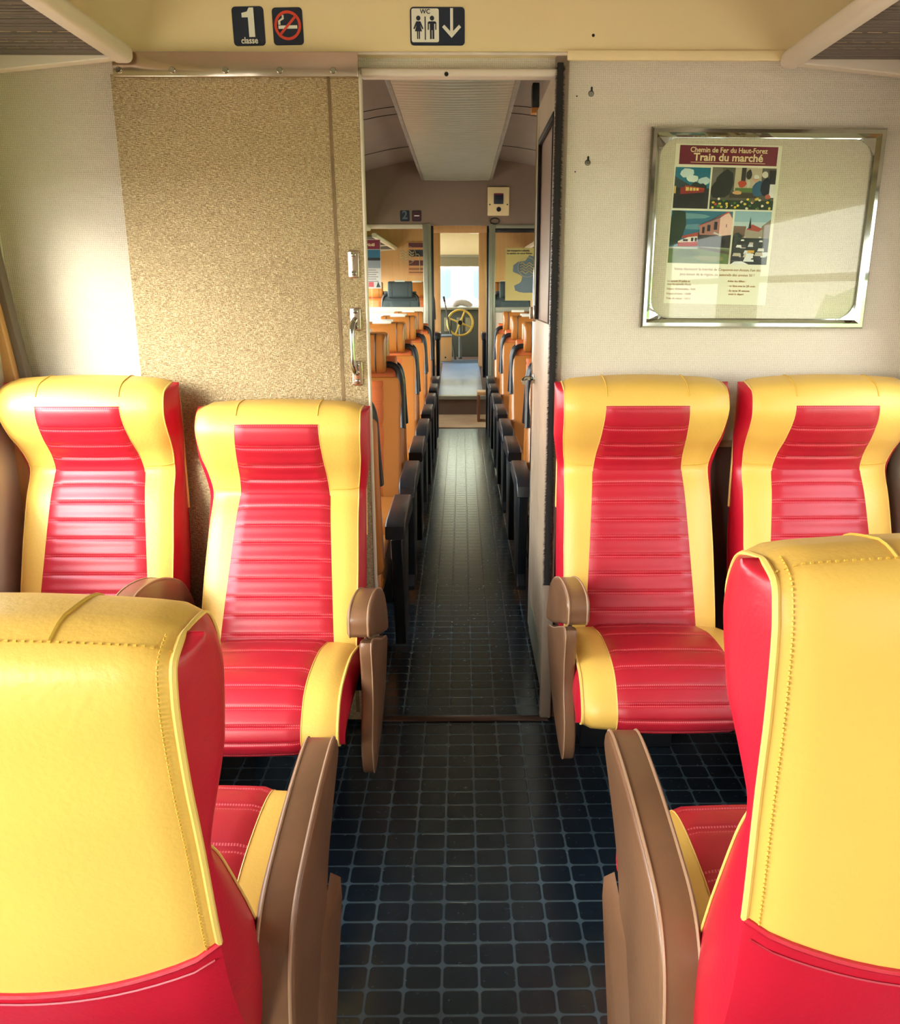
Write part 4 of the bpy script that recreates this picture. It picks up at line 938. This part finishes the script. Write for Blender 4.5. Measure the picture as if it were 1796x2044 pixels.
bm = B(); tube(bm, [(.10, 0, 0), (.03, 0, .38), (-.06, .05, .88)], [.02, .016, .010], 8); link('shaft', bm, M['cabgreen'], lv); link('grip', tube(B(), [(-.06, .05, .87), (-.075, .05, .95)], .016, 8), M['black'], lv)
# seats of the third saloon on the platform
G3 = 'seats on the raised platform behind the partition glass'
def on_platform(src, x, y, rz, lb, mats=None):
    r = dup(src, (x, y, .30), rz, lb, G3)
    if mats:
        for ch in r.children:
            if ch.name.split('.')[0] in ('backrest', 'back_insert', 'headrest', 'upper_back', 'seat_cushion'):
                ch.data = ch.data.copy(); ch.data.materials.clear(); ch.data.materials.append(mats)
    return r
on_platform(proto, .56, 10.95, PI, 'orange seat right of the cab doorway seen beside its frame')
on_platform(mproto, -.56, 10.95, PI, 'orange seat left of the cab doorway seen beside its frame')
on_platform(mproto, -.72, 10.15, PI, 'grey cloth seat behind the left partition glass', M['greyseat'])
on_platform(proto, .60, 10.15, PI, 'grey cloth seat behind the right partition glass', M['greyseat'])
on_platform(mproto, -1.14, 10.95, PI, 'orange window seat behind the christmas poster glass')
# posters on the cab wall
mp_ = thing('route_map_poster', 'ochre poster with a slate blue regional map stuck to the right partition glass', 'poster', (.70, YP+.012, 1.60))
bm = B(); box(bm, -.245, .245, -.004, 0, -.26, .26); link('sheet', bm, M['mapgold'], mp_, smooth=False)
random.seed(5)
outl = [(-.20, .12), (-.14, .17), (-.05, .19), (0, .26), (.08, .24), (.12, .20), (.20, .24), (.26, .28), (.28, .10), (.27, -.02), (.20, -.06), (.14, -.12), (.10, -.17), (.13, -.24), (.10, -.27), (.02, -.25), (-.10, -.25), (-.17, -.22), (-.18, -.16), (-.10, -.10), (-.08, -.03), (-.13, 0), (-.20, .04)]
jag = []
for i, p in enumerate(outl):
    q = outl[(i+1) % len(outl)]
    for f_ in (0, .33, .66): jag.append((-.0+.84*(p[0]+(q[0]-p[0])*f_+random.uniform(-.004, .004)), .72*(p[1]+(q[1]-p[1])*f_+random.uniform(-.004, .004))))
link('map_shape', flat(B(), jag, -.0042), M['mapblue'], mp_, smooth=False)
text('lettering', 'Les transports collectifs', .024, -.232, -.006, .225, M['navy'], mp_, 'LEFT', .02); text('lettering', 'au service de votre Région', .024, -.232, -.006, .198, M['navy'], mp_, 'LEFT', .02)
pp = thing('brown_poster', 'brown and maroon poster behind the left partition glass', 'poster', (-.60, 11.88, 1.86))
bm = B(); box(bm, -.13, .13, -.004, 0, -.22, .22); link('sheet', bm, ink(214, 150, 96), pp, smooth=False)
for (z0, z1, c_) in ((.15, .21, (96, 44, 60)), (.03, .12, (50, 50, 62)), (-.09, -.02, (104, 50, 58)), (-.15, -.12, (150, 96, 60)), (-.19, -.17, (150, 96, 60))): link('printed_band', flat(B(), rect_(-.12, .12, z0, z1), -.0045), ink(*c_), pp, smooth=False)

# ------------------------------------------------ outside
bm = B(); box(bm, -60, 60, -60, 80, -1.1, -1.0); struct('ground', bm, M['grass'], smooth=False)
tr = thing('parked_railcar', 'pale yellow railcar with rounded windows parked beyond the windscreen', 'railcar', (0, 18.0, -1.0))
bm = B(); box(bm, -3.5, 3.5, 0, 2.6, .9, 4.4, .15, 4); link('coach_body', bm, M['trainyel'], tr)
for x in (-.36, .40):
    bm = B(); prism(bm, rrect(x, 2.58, .36, .72, .12), -.012, .002, .004, 'y'); w_ = link('window_surround', bm, M['greyp'], tr)
    bm = B(); prism(bm, rrect(x, 2.58, .29, .64, .10), -.018, -.010, .002, 'y'); link('window_glass', bm, M['greyglass'], w_)
bm = B(); box(bm, .01, .13, -.02, .01, 2.2, 3.2, .005); link('door_pillar', bm, M['greyp'], tr)
bm = B(); box(bm, -3.4, 3.4, .3, 2.3, .2, .9, .05); link('underframe', bm, M['darkmetal'], tr)
def hedge(x, label):
    rr = random.Random(int(x)); bm = B(); P = []
    for i in range(40):
        y = -14+i*1.2; row = []
        for j in range(9):
            a_ = PI*j/8; row.append((x+(1.2+rr.uniform(-.2, .2))*cos(a_), y+rr.uniform(-.2, .2), -1+(2.6+rr.uniform(-.35, .35))*sin(a_)**.6 if 0 < j < 8 else -1))
        P.append(row)
    grid(bm, P); tag(link('hedge', bm, M['leaf']), label, 'hedge')
hedge(9, 'tall green hedge outside the right-hand windows')
